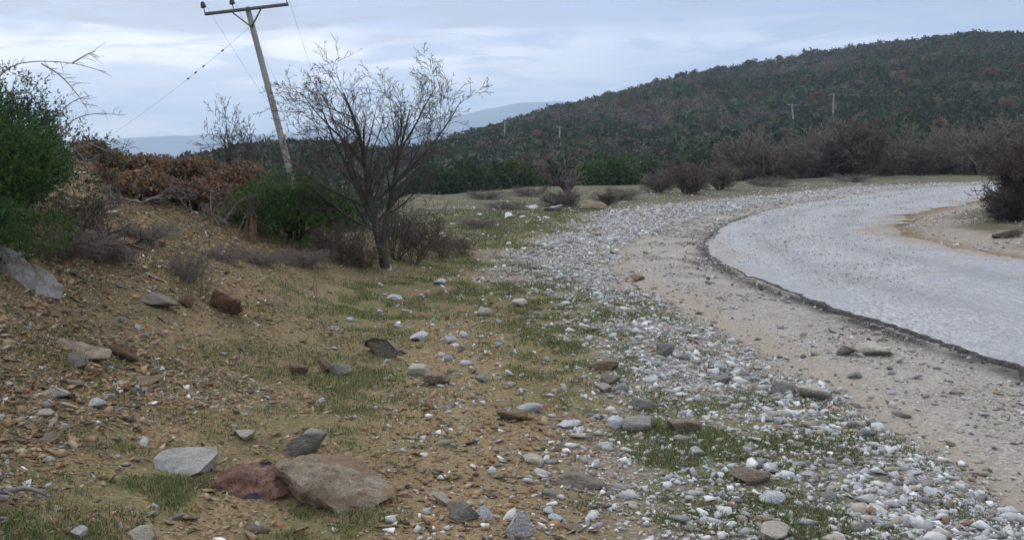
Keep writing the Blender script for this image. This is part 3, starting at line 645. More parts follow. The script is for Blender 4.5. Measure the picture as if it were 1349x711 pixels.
BM = {'tan': rock_mat('ochre_boulder_rock', (0.17, 0.125, 0.08), (0.30, 0.235, 0.165), (0.43, 0.36, 0.275), 12, (0.24, 0.165, 0.10), 0.75), 'red': rock_mat('purple_brown_rock', (0.075, 0.04, 0.038), (0.16, 0.085, 0.06), (0.29, 0.18, 0.13), 12, (0.045, 0.032, 0.040), 0.8), 'grey': rock_mat('pale_grey_rock', (0.24, 0.235, 0.21), (0.34, 0.33, 0.30), (0.42, 0.41, 0.38), 14, (0.25, 0.23, 0.18), 0.6)}
yb = hit(450, 678)[1]
hull_boulder([(366, 616, .10), (372, 604, .20), (400, 640, .05), (432, 670, .03), (456, 682, .0), (486, 672, .05), (516, 654, .12), (524, 641, .22), (500, 622, .38), (470, 607, .46), (425, 597, .46), (392, 600, .36), (420, 690, .12), (500, 672, .30), (390, 655, .3)], yb, BM['tan'], 'largest tan angular boulder lying in the left foreground', 1)
yb = hit(335, 662)[1]
hull_boulder([(281, 640, .10), (284, 655, .08), (300, 664, .02), (340, 667, .0), (376, 654, .06), (384, 640, .12), (378, 618, .2), (356, 604, .30), (325, 606, .30), (300, 613, .26), (290, 626, .18), (330, 676, .2), (300, 632, .1), (362, 628, .10)], yb, BM['red'], 'red-brown rock with a dark purple face beside the largest tan boulder', 2)
yb = hit(365, 655)[1]
hull_boulder([(360, 603, .24), (366, 606, .20), (384, 622, .14), (388, 645, .10), (380, 660, .10), (366, 650, .16), (358, 630, .22), (372, 612, .26)], yb, MR['dgrey'], 'dark upright shard wedged between the red-brown rock and the largest boulder', 3, 0.01)
yb = hit(240, 630)[1]
hull_boulder([(204, 603, .10), (213, 592, .2), (250, 588, .26), (286, 587, .26), (288, 596, .2), (262, 622, .04), (235, 633, .0), (212, 629, .03), (206, 616, .06), (280, 625, .2), (230, 645, .15)], yb, BM['grey'], 'smooth pale grey block left of the red-brown rock', 4, 0.009)
yb = hit(50, 390)[1]
hull_boulder([(-70, 338, .10), (-10, 326, .14), (28, 338, .12), (66, 360, .10), (85, 380, .06), (80, 394, .02), (44, 388, .0), (0, 380, .0), (-60, 380, .0), (60, 410, .1), (-60, 410, .1), (-60, 350, .5), (20, 352, .5), (80, 400, .3)], yb, BM['grey'], 'big grey boulder half buried in the bank at the left edge', 5, 0.02)
yb = hit(110, 473)[1]
hull_boulder([(66, 452, .12), (80, 446, .2), (112, 451, .2), (146, 462, .12), (144, 471, .03), (112, 472, .0), (74, 464, .03), (110, 482, .1)], yb, BM['tan'], 'long flat ochre slab sticking out of the scree on the left', 6, 0.008)
hero_xy = np.array(hero_xy)
# around 240 more countable stones
shapes = {}
for cn in ('white', 'grey', 'dgrey', 'cream', 'ochre', 'rust', 'tan'):
    rounded = cn in ('white', 'grey', 'cream', 'dgrey')
    shapes[cn] = [rock_mesh('stone', 900+7*j+len(shapes)*31, MR[cn], 8+j if rounded else 14, sub=3, rough=0.03, cutlo=0.42 if rounded else 0.22, layered=not rounded) for j in range(4)]
rr = random.Random(5); cnt = {}
LAB = {('belt', 'white'): 'white rounded stone among the grey gravel beside the dirt track', ('belt', 'grey'): 'grey rounded cobble among the gravel beside the dirt track', ('belt', 'dgrey'): 'dark grey cobble among the pale gravel', ('belt', 'cream'): 'buff coloured cobble among the pale gravel',
       ('verge', 'white'): 'white stone scattered on the green grass strip', ('verge', 'cream'): 'buff stone scattered on the green grass strip', ('verge', 'grey'): 'grey stone scattered on the green grass strip', ('verge', 'tan'): 'brown stone scattered on the green grass strip',
       ('bank', 'ochre'): 'flat ochre shale piece loose on the brown bank', ('bank', 'rust'): 'dark rusty shale piece loose on the brown bank', ('bank', 'tan'): 'tan angular stone loose on the brown bank', ('bank', 'grey'): 'grey angular stone loose on the brown bank', ('bank', 'cream'): 'pale angular stone loose on the brown bank',
       ('meadow', 'white'): 'white stone on the dull meadow beyond the bare tree', ('track', 'grey'): 'grey stone lying loose on the dirt track', ('track', 'tan'): 'tan stone lying loose on the dirt track'}
made = 0; tries = 0
while made < 235 and tries < 9000:
    tries += 1
    r0 = math.exp(rr.uniform(math.log(3.9), math.log(30))); a0 = rr.uniform(-0.47, 0.48); x = r0*math.sin(a0); y = r0*math.cos(a0)
    if np.min(np.hypot(hero_xy[:, 0]-x, hero_xy[:, 1]-y)-hero_xy[:, 2]) < 0.08: continue
    k = {q_: float(v_[0]) for q_, v_ in masks(np.array([x]), np.array([y])).items()}
    if k['w'] < 0.2 or (k['wr'] > -0.2): continue
    u_ = rr.random()
    if k['gravel'] > 0.45 and k['track'] < 0.3: zone = 'belt'; cn = rr.choices(['white', 'grey', 'dgrey', 'cream'], [5, 5, 0.6, 2])[0]; s = rr.lognormvariate(math.log(0.066), 0.3); fl = rr.uniform(0.4, 0.7)
    elif k['scree'] > 0.5 and r0 < 16: zone = 'bank'; cn = rr.choices(['ochre', 'rust', 'tan', 'grey', 'cream'], [4, 2, 2, 1.5, 1])[0]; s = rr.lognormvariate(math.log(0.075), 0.4); fl = rr.uniform(0.2, 0.5)
    elif r0 > 16 and k['meadow'] > 0.4: zone = 'meadow'; cn = 'white'; s = rr.lognormvariate(math.log(0.12), 0.3); fl = 0.5
    elif k['track'] > 0.6:
        if u_ < 0.6: continue
        zone = 'track'; cn = rr.choice(['grey', 'tan']); s = rr.lognormvariate(math.log(0.075), 0.3); fl = 0.45
    elif -1.6 < x and r0 < 20: zone = 'verge'; cn = rr.choices(['white', 'cream', 'grey', 'tan'], [4, 2, 1.5, 1.5])[0]; s = rr.lognormvariate(math.log(0.058), 0.35); fl = rr.uniform(0.35, 0.7)
    else: continue
    s *= (0.85+0.03*r0)*0.95
    cnt[zone] = cnt.get(zone, 0)+1
    if cnt[zone] > {'belt': 95, 'bank': 62, 'verge': 50, 'meadow': 24, 'track': 8}[zone]: continue
    o = obj('stone', rr.choice(shapes[cn]), None, (x, y, H1(x, y)-s*fl*0.32), (rr.uniform(-.2, .2), rr.uniform(-.2, .2), rr.uniform(0, 6.28)), (s*rr.uniform(0.9, 1.4), s*rr.uniform(0.7, 1.0), s*fl))
    lab = LAB[(zone, cn)]; tag(o, lab, 'stone', lab.replace(' stone ', ' stones ').replace(' cobble ', ' cobbles ').replace(' piece ', ' pieces ')); made += 1
print('stones', made, cnt)

# ------------------------------------------------------------------ grass
def blades(x, y, h, wd, colr, rng, lean=0.5):
    n = len(x); z = H(x, y); th = rng.uniform(0, 6.28, n); lx = rng.normal(0, lean, n)*h; ly = rng.normal(0, lean, n)*h
    bx, by = np.cos(th)*wd, np.sin(th)*wd
    V = np.empty((n, 5, 3)); V[:, 0] = np.stack([x-bx, y-by, z-0.005], -1); V[:, 1] = np.stack([x+bx, y+by, z-0.005], -1)
    V[:, 2] = np.stack([x+bx*0.8+lx*0.4, y+by*0.8+ly*0.4, z+h*0.6], -1); V[:, 3] = np.stack([x-bx*0.8+lx*0.4, y-by*0.8+ly*0.4, z+h*0.6], -1)
    V[:, 4] = np.stack([x+lx, y+ly, z+h], -1)
    i = np.arange(n)[:, None]*5
    return V.reshape(-1, 3), i+np.array([[0, 1, 2, 3]]), i+np.array([[3, 2, 4]]), np.repeat(colr, 5, 0)
M_grass = colour_mat('grass_blades', 0.75, 0.3, 8, trans=0.25, bs=0)
x, y = cand(1500000, 2.8, 28, -0.55, 0.58); k = masks(x, y)
clump = fbm(x, y, 4.5, 3)
pr = np.clip(k['lawn']*(1-0.45*k['gravel'])*ss(0.38, 0.58, clump)+0.26*k['scree']*ss(0.54, 0.68, clump)+0.22*k['meadow']+0.25*k['gravel']*ss(0.55, 0.68, clump)*(k['w'] > 2.0), 0, 1)
pr *= (k['track'] < 0.4)*(k['w'] > 1.3)*(1-0.7*k['path'])
keep = rng.rand(len(x)) < pr*0.75; x, y, r_ = x[keep], y[keep], k['r'][keep]; n = len(x)
h = np.clip(np.exp(rng.normal(math.log(0.013), 0.45, n)), 0.005, 0.045)*(0.8+0.04*r_)*(0.4+1.3*clump[keep]**1.5*1.3); wd = 0.0013*(0.8+0.16*r_)
GC = pick(rng, [(4, (0.085, 0.13, 0.035)), (4, (0.13, 0.165, 0.055)), (5, (0.24, 0.21, 0.115)), (1, (0.05, 0.08, 0.03))], n)
V, f4, f3, cc = blades(x, y, h, wd, GC, rng)
tag(obj('grass', make_mesh('grass', V, [f4, f3], M_grass, False, cc)), 'short green grass growing in patches between the stones', 'grass', kind='stuff')
print('grass', n)
# dry grass: taller straw on the bank, round the tree foot and at the meadow edges
x, y = cand(120000, 3.2, 40, -0.62, 0.62); k = masks(x, y); clump = fbm(x+80, y, 1.6, 4)
tp = hit(505, 352)
near_tree = np.exp(-(((x-tp[0]+0.2)/1.6)**2+((y-tp[1]-0.1)/0.9)**2))
pr = 0.25*k['scree']*ss(0.5, 0.7, clump)*ss(5, 10, k['r'])+0.9*near_tree+0.6*k['meadow']*ss(0.42, 0.62, clump)+0.06*k['scree']
pr *= (k['w'] > 3.0)|(k['wr'] > 1.2)
keep = rng.rand(len(x)) < np.clip(pr, 0, 1)*0.5; x, y, r_ = x[keep], y[keep], k['r'][keep]; n = len(x)
h = np.clip(np.exp(rng.normal(math.log(0.08), 0.45, n)), 0.02, 0.25); h = np.where(r_ < 6, h*0.5, h); wd = 0.0012*(0.8+0.14*r_)
GC = pick(rng, [(4, (0.26, 0.205, 0.13)), (3, (0.17, 0.13, 0.09)), (2, (0.12, 0.095, 0.07)), (1.5, (0.12, 0.13, 0.055))], n)
V, f4, f3, cc = blades(x, y, h, wd, GC, rng, 0.6)
tag(obj('dry_grass', make_mesh('dry_grass', V, [f4, f3], M_grass, False, cc)), 'dry straw coloured grass on the bank and round the bare tree', 'grass', kind='stuff')
print('dry grass', n)

# ------------------------------------------------------------------ woody plants
def norm(v): return v/(np.linalg.norm(v)+1e-9)
def grow(out, rg, p, d, L, r, lvl, P):
    n = P['n'][lvl]; pts = [p]; dirs = []; seg = L/n
    for i in range(n):
        d = norm(d+rg.normal(0, P['wob'][lvl], 3)+np.array([0, 0, P['up'][lvl]])); p = p+d*seg; pts.append(p); dirs.append(d)
    tip = r*P['taper'][lvl]; out[lvl].append((np.array(pts), np.linspace(r, tip, n+1)))
    if lvl+1 >= len(P['n']): return
    kids = P['kids'][lvl]; kids = max(1, int(round(rg.normal(kids, kids*0.15))))
    for k in range(kids):
        t = P['t0'][lvl]+(1-P['t0'][lvl])*((k+rg.rand())/kids); i = min(int(t*n), n-1); f = t*n-i
        q = pts[i]*(1-f)+pts[i+1]*f; dd = dirs[i]; a = P['ang'][lvl]*rg.uniform(0.7, 1.25)
        o = norm(np.cross(dd, rg.normal(size=3))); cd = norm(dd*math.cos(a)+o*math.sin(a)); cd[2] = cd[2]*P.get('vz', 1.0)
        rad_ = (r+(tip-r)*t)*P['rr'][lvl]; cl_ = L*P['lr'][lvl]*(1.15-0.6*t)*rg.uniform(0.65, 1.25)
        grow(out, rg, q, norm(cd), cl_, max(rad_, P['rmin']), lvl+1, P)
def bark(name, c1, c2): return simple(name, c1, c2, 14, 0.95, 0.9, 0.02, 6, (1, 1, 0.25))
M_bark = bark('dark_bark', (0.035, 0.03, 0.027), (0.085, 0.073, 0.064))
M_twig = simple('twig_bark', (0.05, 0.038, 0.034), (0.10, 0.078, 0.066), 12, 0.9, 0.3, 0.005)
M_gtwig = simple('grey_twig_bark', (0.135, 0.112, 0.097), (0.22, 0.188, 0.162), 6, 0.9, 0.2, 0.005)
M_dead = simple('dead_wood', (0.14, 0.125, 0.115), (0.28, 0.255, 0.235), 10, 0.9, 0.4, 0.005)
M_dtwig = simple('dark_twig_bark', (0.06, 0.045, 0.042), (0.11, 0.085, 0.078), 10, 0.9, 0.2, 0.005)

M_twig2 = simple('brown_twig_bark', (0.085, 0.066, 0.054), (0.15, 0.12, 0.10), 10, 0.9, 0.2, 0.005)
M_olive = simple('olive_twig_bark', (0.10, 0.097, 0.07), (0.17, 0.16, 0.115), 6, 0.9, 0.2, 0.005)
# the bare tree, three metres tall, on the verge
rg = np.random.RandomState(21)
P_tree = dict(n=[9, 8, 6, 3, 2], wob=[0.07, 0.09, 0.08, 0.05, 0.03], up=[0.03, 0.035, 0.03, 0.02, 0.0], taper=[0.16, 0.16, 0.3, 0.5, 0.6],
              kids=[15, 6.2, 3.8, 1.6], t0=[0.18, 0.12, 0.12, 0.1], ang=[0.85, 0.75, 0.75, 0.85], rr=[0.42, 0.42, 0.5, 0.7], lr=[0.62, 0.48, 0.50, 0.45], rmin=0.0032)
out = [[] for _ in range(5)]
sc_t = (355-60)/F*depth(tp)
def stem(p, d, L, r, kids=17, lr=0.62):
    PP = dict(P_tree, kids=[kids]+P_tree['kids'][1:], lr=[lr]+P_tree['lr'][1:]); grow(out, rg, np.array(p, float), norm(np.array(d, float)), L, r, 0, PP)
stem((0.03, 0, -0.1), (-0.10, 0.0, 1), sc_t*0.82, 0.070, 15, 0.56)
stem((0.0, 0, 0.30), (0.30, 0.1, 1), sc_t*0.62, 0.046, 14)
stem((-0.02, 0.02, 0.45), (-0.55, -0.1, 1), sc_t*0.60, 0.042, 14)
stem((-0.05, 0.0, 0.9), (1.0, -0.15, 0.62), sc_t*0.58, 0.026, 12, 0.5)
stem((-0.06, 0.0, 1.1), (0.75, 0.15, 0.9), sc_t*0.52, 0.024, 12, 0.5)
stem((-0.05, 0.0, 0.75), (-1.0, 0.15, 0.5), sc_t*0.50, 0.024, 12, 0.5)
stem((-0.08, 0.0, 1.2), (-0.5, -0.15, 1.0), sc_t*0.50, 0.022, 12, 0.5)
tree = empty('bare_tree', tuple(tp)); tree.rotation_euler = (0, R(-2), 0); tag(tree, 'leafless spiny tree with dark forked trunk beside the grass strip', 'tree')
V, Fq = tubes(out[0], 12); obj('trunk', make_mesh('trunk', V, [Fq], M_bark, True), tree)
V, Fq = tubes(out[1], 7); obj('limbs', make_mesh('limbs', V, [Fq], M_bark, True), tree)
V1, F1 = tubes(out[2], 5); V2, F2 = tubes(out[3]+out[4], 4)
obj('crown', make_mesh('crown', np.vstack([V1, V2]), [F1, F2+len(V1)], M_twig, True), tree)
print('tree twigs', [len(o_) for o_ in out])

def bare_bush_parts(seed, stems, spread, L, r, P, tilt=0.0):
    rg = np.random.RandomState(seed); out = [[] for _ in range(len(P['n']))]
    for i in range(stems):
        a = rg.uniform(0, 6.28); s = spread*math.sqrt(rg.rand()); d = np.array([math.cos(a)*s+tilt, math.sin(a)*s, 1.0])
        grow(out, rg, np.array([math.cos(a)*0.05*stems**0.5*L*0.3, math.sin(a)*0.05*stems**0.5*L*0.3, -0.05]), norm(d), L*rg.uniform(0.75, 1.1), r*rg.uniform(0.7, 1.1), 0, P)
    return out
P_bush = dict(n=[5, 5, 4, 3], wob=[0.14, 0.2, 0.22, 0.25], up=[0.04, 0.04, 0.03, 0.0], taper=[0.4, 0.45, 0.5, 0.6], kids=[10, 8, 4.5], t0=[0.1, 0.08, 0.1], ang=[0.75, 0.8, 0.85], rr=[0.6, 0.6, 0.65], lr=[0.55, 0.5, 0.5], rmin=0.004)
def bush_meshes(name, seed, stems, spread, matA, matB, P, r, L=1.0, tilt=0.0):
    o_ = bare_bush_parts(seed, stems, spread, L, r, P, tilt)
    a = make_mesh('stems', *[q_ if i_ == 0 else [q_] for i_, q_ in enumerate(tubes(o_[0], 5))], matA, True)
    parts = [tubes(x_, 3) for x_ in o_[1:]]; Vs = []; Fs = []; off = 0
    for v_, f_ in parts: Vs.append(v_); Fs.append(f_+off); off += len(v_)
    Vall = np.vstack(Vs); top = np.percentile(Vall[:, 2], 99.5)
    return a, make_mesh('crown', Vall, Fs, matB, True), top, np.percentile(np.abs(Vall[:, 0]), 96)*2
def place_bush(name, meshes, p, height, width, rz, label, cat, group=None, names=('stems', 'crown')):
    a, b, top, wid = meshes; e = empty(name, tuple(p), rz)
    e.scale = (width/wid, width/wid, height/top)
    obj(names[0], a, e); obj(names[1], b, e); tag(e, label, cat, group); return e

# ---- foliage crowns made of many small leaves
def crown_cloud(rg, n, lobes, flat=1.0, lumps=0.75, shell=0.35):
    C = []; 
    for i in range(lobes):
        d = rg.normal(size=3); d[2] = abs(d[2])*0.9; d = d/np.linalg.norm(d)*rg.uniform(0.25, 0.7); C.append((d, rg.uniform(0.22, 0.42)))
    C = [(c*np.array([1, 1, flat])+np.array([0, 0, (0.42 if i_ % 3 else 0.22)*flat]), s) for i_, (c, s) in enumerate(C)]
    k = rg.randint(0, lobes, n); cc = np.array([c for c, _ in C])[k]; ssz = np.array([s for _, s in C])[k]
    d = rg.normal(size=(n, 3)); d /= np.linalg.norm(d, axis=1, keepdims=True); rad_ = ssz*(1-shell*rg.rand(n)**1.5)
    P = cc+d*rad_[:, None]*np.array([1, 1, 0.9])
    ok = P[:, 2] > 0.0; return P[ok], d[ok], k[ok]
M_leaf = colour_mat('evergreen_foliage', 0.7, 0.35, 4, trans=0.15, bs=0)
def leafy_meshes(seed, n, lobes, leaf, cols, elong=1.6, flat=1.0, trunk_r=0.03, upw=True):
    rg = np.random.RandomState(seed); P, d, k = crown_cloud(rg, n, lobes, flat)
    V, Fq = leaf_quads(P, leaf*rg.uniform(0.6, 1.3, len(P)), rg, elong, up=(d*0.8+np.array([0, 0, 0.5])) if upw else None)
    lobe_c = pick(rg, cols, lobes)[k]*rg.uniform(0.75, 1.25, (len(P), 1))
    cm = make_mesh('crown', V, [Fq], M_leaf, False, np.repeat(lobe_c, 4, 0))
    o_ = [[], []]; grow(o_, rg, np.array([0, 0, -0.08]), np.array([0.05, 0, 1.0]), 0.62, trunk_r, 0, dict(n=[4, 4], wob=[0.1, 0.15], up=[0.05, 0.05], taper=[0.4, 0.3], kids=[12], t0=[0.1], ang=[0.9], rr=[0.6], lr=[0.9], rmin=0.008))
    tv, tf = tubes(o_[0]+[(a_[:5], b_[:5]) for a_, b_ in o_[1]], 5)
    return make_mesh('trunk', tv, [tf], M_bark, True), cm, np.percentile(V[:, 2], 99.5), np.percentile(np.abs(V[:, 0]), 98)*2
JUN = [(4, (0.045, 0.095, 0.024)), (3, (0.068, 0.13, 0.030)), (2, (0.030, 0.062, 0.022)), (1.5, (0.095, 0.16, 0.038))]
JUND = [(4, (0.026, 0.056, 0.028)), (3, (0.040, 0.076, 0.032)), (2, (0.018, 0.030, 0.016))]

# shoots: little upright sprays of needles for the two near junipers
def juniper(name, seed, p, width, height, lobes, nshoot, label, cols, shoot=0.07, rz=0.0, squash=1.0):
    rg = np.random.RandomState(seed); P, d, k = crown_cloud(rg, nshoot, lobes, 1.0, shell=0.45)
    P = P/np.array([1.05, 1.05, 1.15])*np.array([width, width*squash, height]); m = 9
    ax = d*0.9+np.array([0, 0, 0.55])+rg.normal(0, 0.35, d.shape); ax /= np.linalg.norm(ax, axis=1, keepdims=True)
    t = rg.rand(len(P), m, 1)*shoot*rg.uniform(0.6, 1.6, (len(P), 1, 1)); c = P[:, None]+ax[:, None]*t
    nd = ax[:, None]*0.9+rg.normal(0, 0.6, (len(P), m, 3)); nd /= np.linalg.norm(nd, axis=2, keepdims=True)
    s = shoot*rg.uniform(0.25, 0.5, (len(P), m, 1)); q = np.cross(nd, rg.normal(size=nd.shape)); q /= np.linalg.norm(q, axis=2, keepdims=True)+1e-9
    V = np.stack([c, c+nd*s*0.5+q*s*0.16, c+nd*s, c+nd*s*0.5-q*s*0.16], 2).reshape(-1, 3)
    nf = len(V)//4; base_c = pick(rg, cols, lobes)[k]*rg.uniform(0.7, 1.35, (len(P), 1)); cc = np.repeat(base_c, m*4, 0)
    e = empty(name, tuple(p), rz); o_ = [[], [], []]
    PP = dict(n=[5, 5, 4], wob=[0.12, 0.15, 0.2], up=[0.06, 0.05, 0.03], taper=[0.4, 0.4, 0.4], kids=[9, 6], t0=[0.1, 0.2], ang=[0.8, 0.7], rr=[0.6, 0.6], lr=[0.8, 0.6], rmin=0.004)
    for i in range(4): grow(o_, rg, np.array([rg.normal(0, 0.08), rg.normal(0, 0.08), -0.08]), norm(np.array([rg.normal(0, .5), rg.normal(0, .5), 1])), height*0.55, 0.035, 0, PP)
    v1, f1 = tubes(o_[0]+o_[1], 6); v2, f2 = tubes(o_[2], 4)
    obj('trunk', make_mesh('trunk', np.vstack([v1, v2]), [f1, f2+len(v1)], M_bark, True), e)
    obj('crown', make_mesh('crown', V, [np.arange(4*nf).reshape(-1, 4)], M_leaf, False, cc), e)
    tag(e, label, 'juniper', 'evergreen junipers near the bank'); return e
pj = np.array([-3.95, 7.6, H1(-3.95, 7.6)])
juniper('juniper_bush', 31, (-4.45, 7.5, H1(-4.45, 7.5)-0.12), 1.65, 1.3, 26, 19000, 'big dark green juniper bush at the left edge of the bank', JUN, 0.075)
juniper('juniper_bush', 33, (-5.0, 9.3, H1(-5.0, 9.3)-0.15), 1.45, 1.25, 22, 10000, 'darker juniper rising behind the big one at the left edge', JUND, 0.085)
juniper('juniper_bush', 34, (-3.75, 6.75, H1(-3.75, 6.75)-0.12), 0.85, 0.62, 14, 5000, 'low bright green juniper sprig under the big juniper', JUN, 0.06)
gp = hit(378, 322); gd = depth(gp)
juniper('juniper_bush', 35, tuple(gp+np.array([0, 0.35, -0.05])), 1.2, 0.95, 18, 9500, 'round dark green juniper between the brown bank and the bare tree', [(4, (0.065, 0.11, 0.032)), (3, (0.095, 0.15, 0.04)), (2, (0.045, 0.08, 0.026)), (1, (0.14, 0.17, 0.06))], 0.075, squash=0.8)

# brambles arching out of the left juniper
def arc(pts, r0, r1, sub=5):
    Q = resample(np.array(pts, float), sub); return Q, np.linspace(r0, r1, len(Q))
def pt(px, py, y_): return np.array([xat(px, y_, ztop(py, y_)), y_, ztop(py, y_)])
def bramble(name, arcs, label, seed, spur=0.12, mat=M_dead, rootz=None, r0=0.006):
    rg = np.random.RandomState(seed); polys = []; tw = []
    for A in arcs:
        Q, rr_ = arc(A, r0, 0.0018); polys.append((Q, rr_))
        for i in range(2, len(Q)-1):
            if rg.rand() < 0.75:
                d = norm(Q[i+1]-Q[i]); o = norm(np.cross(d, rg.normal(size=3))); L = spur*rg.uniform(0.3, 1.3); e_ = Q[i]+norm(d*0.6+o)*L
                tw.append((np.array([Q[i], (Q[i]+e_)/2+rg.normal(0, 0.008, 3), e_]), np.array([0.0025, 0.002, 0.0012])))
                if rg.rand() < 0.5:
                    e2 = (Q[i]+e_)/2+norm(d+rg.normal(size=3)*0.8)*L*0.5; tw.append((np.array([(Q[i]+e_)/2, e2]), np.array([0.0018, 0.001])))
    b0 = polys[0][0][0]; v, f = tubes(polys, 5); v2, f2 = tubes(tw, 3); e = obj(name, make_mesh(name, np.vstack([v, v2])-b0, [f, f2+len(v)], mat, True), None, tuple(b0)); tag(e, label, 'bramble', 'bare brambles by the left junipers'); return e
bramble('bramble', [[pt(-30, 130, 7.2), pt(10, 92, 7.2), pt(40, 82, 7.2), pt(90, 83, 7.1), pt(140, 95, 7.0)], [pt(55, 84, 7.15), pt(80, 100, 7.1), pt(100, 122, 7.1), pt(112, 140, 7)], [pt(95, 84, 7.1), pt(115, 72, 7.1), pt(126, 68, 7.1)]], 'bare thorny bramble arching highest against the sky at left', 3)
bramble('bramble', [[pt(70, 190, 8.3), pt(95, 160, 8.3), pt(125, 150, 8.3), pt(165, 152, 8.2)], [pt(82, 175, 8.3), pt(80, 150, 8.3), pt(100, 132, 8.2), pt(122, 126, 8.1)]], 'short bare bramble sticking out of the left juniper', 4)
bramble('bramble', [[pt(60, 215, 8.2), pt(100, 196, 8.2), pt(140, 186, 8.2), pt(185, 196, 8.1)], [pt(100, 197, 8.2), pt(112, 212, 8.2), pt(124, 225, 8.2)], [pt(120, 190, 8.2), pt(150, 200, 8.2), pt(178, 186, 8.1)], [pt(100, 200, 8.2), pt(95, 180, 8.2), pt(70, 160, 8)]], 'tangled bare bramble low beside the left juniper', 5)

# rust-leaved oak scrub on the crest
M_rust = colour_mat('dry_oak_leaves', 0.85, 0.35, 6, trans=0.2, bs=0)
RUST = [(4, (0.225, 0.13, 0.07)), (3, (0.15, 0.088, 0.055)), (2, (0.27, 0.165, 0.09)), (2.5, (0.12, 0.085, 0.06))]
def rust_bush(seed, p, width, height, label, density=1.0):
    rg = np.random.RandomState(seed); o_ = bare_bush_parts(seed, 12, 0.9, 1.0, 0.018, P_bush)
    e = empty('oak_scrub', tuple(p)); allv = np.vstack([a_ for lv in o_ for a_, _ in lv])
    S = np.array([width/(np.percentile(np.abs(allv[:, 0]), 97)*2), width/(np.percentile(np.abs(allv[:, 0]), 97)*2), height/np.percentile(allv[:, 2], 99)])
    sc_ = lambda L: [(a_*S, b_) for a_, b_ in L]
    v, f = tubes(sc_(o_[0]+o_[1]), 4); v2, f2 = tubes(sc_(o_[2]+o_[3]), 3)
    obj('branches', make_mesh('branches', np.vstack([v]+[v2]), [f, f2+len(v)], M_dead, True), e)
    T = np.array([a_[-1] for a_, _ in sc_(o_[3]+o_[2])]); n = int(len(T)*1.05*density); T = T[rg.randint(0, len(T), n)]+rg.normal(0, 0.03, (n, 3))
    T = T[T[:, 2] > 0.02]; V, Fq = leaf_quads(T, 0.022*rg.uniform(0.6, 1.4, len(T)), rg, 1.5)
    obj('leaves', make_mesh('leaves', V, [Fq], M_rust, False, np.repeat(pick(rg, RUST, len(T)), 4, 0)), e)
    tag(e, label, 'shrub', 'rust-leaved oak scrub on the crest of the bank')
for i, (px, r0, top, wpx, lab, dn) in enumerate([
   (158, 14.5, 205, 62, 'rust-leaved oak shrub nearest the left juniper', 1.0), (205, 15.5, 203, 70, 'orange-brown oak shrub second from the left juniper', 1.0), (238, 16.8, 204, 60, 'rusty oak shrub behind the pale dead branches', 0.7),
   (275, 15.5, 208, 66, 'rusty oak shrub left of the leaning pole', 0.9), (312, 15.0, 216, 50, 'orange-brown oak shrub next to the round juniper', 1.0), (180, 13.0, 224, 70, 'low rust-brown shrub at the lip of the bank', 1.0), (255, 13.9, 232, 70, 'low brown shrub at the lip of the bank right of the dead branches', 0.6), (325, 17.5, 208, 60, 'brown shrub behind the round juniper', 0.4), (120, 15.5, 212, 50, 'rust shrub half hidden by the left juniper', 0.8)]):
    p = at(px, r0); p[2] -= 0.05; rust_bush(60+i, p, wpx/F*r0*1.15, max(ztop(top+6, r0)-p[2], 0.35), lab, dn)

# pale dead branches lying on the crest
def dead_pile(seed, p, L, n, label, mat=M_dead, zs=0.4):
    rg = np.random.RandomState(seed); o_ = [[], [], []]
    PP = dict(n=[6, 5, 3], wob=[0.16, 0.2, 0.2], up=[0.0, 0.02, 0.02], taper=[0.4, 0.4, 0.5], kids=[6, 4], t0=[0.2, 0.15], ang=[0.7, 0.7], rr=[0.6, 0.6], lr=[0.5, 0.5], rmin=0.003)
    for i in range(n):
        a = rg.uniform(0, 6.28); grow(o_, rg, np.array([rg.normal(0, L*0.3), rg.normal(0, L*0.2), 0.05]), norm(np.array([math.cos(a), math.sin(a)*0.6, zs*rg.uniform(0.1, 1)])), L*rg.uniform(0.5, 1), 0.014, 0, PP)
    v, f = tubes(o_[0], 5); v2, f2 = tubes(o_[1]+[(np.vstack([a_, a_[-1:]+0.001, a_[-1:]+0.002])[:6], np.append(b_, [b_[-1], b_[-1]])[:6]) for a_, b_ in o_[2]], 3); e = obj('dead_branches', make_mesh('dead_branches', np.vstack([v, v2]), [f, f2+len(v)], mat, True), None, tuple(p))
    tag(e, label, 'branches', 'dead branches lying on the bank'); return e
dead_pile(5, at(215, 13.3), 0.6, 8, 'pale grey dead branches piled in front of the rust shrubs')
dead_pile(6, at(165, 12.2), 0.55, 8, 'dead grey brush at the lip near the left juniper')
dead_pile(7, hit(292, 300), 0.5, 10, 'grey dead brush tangle left of the round juniper', M_gtwig, 1.0)
dead_pile(8, hit(20, 668), 0.36, 3, 'grey broken twigs lying at the bottom left corner', M_dead, 0.25)
dead_pile(9, hit(120, 330), 0.5, 10, 'brown dead brush under the left juniper', M_dtwig, 0.6)
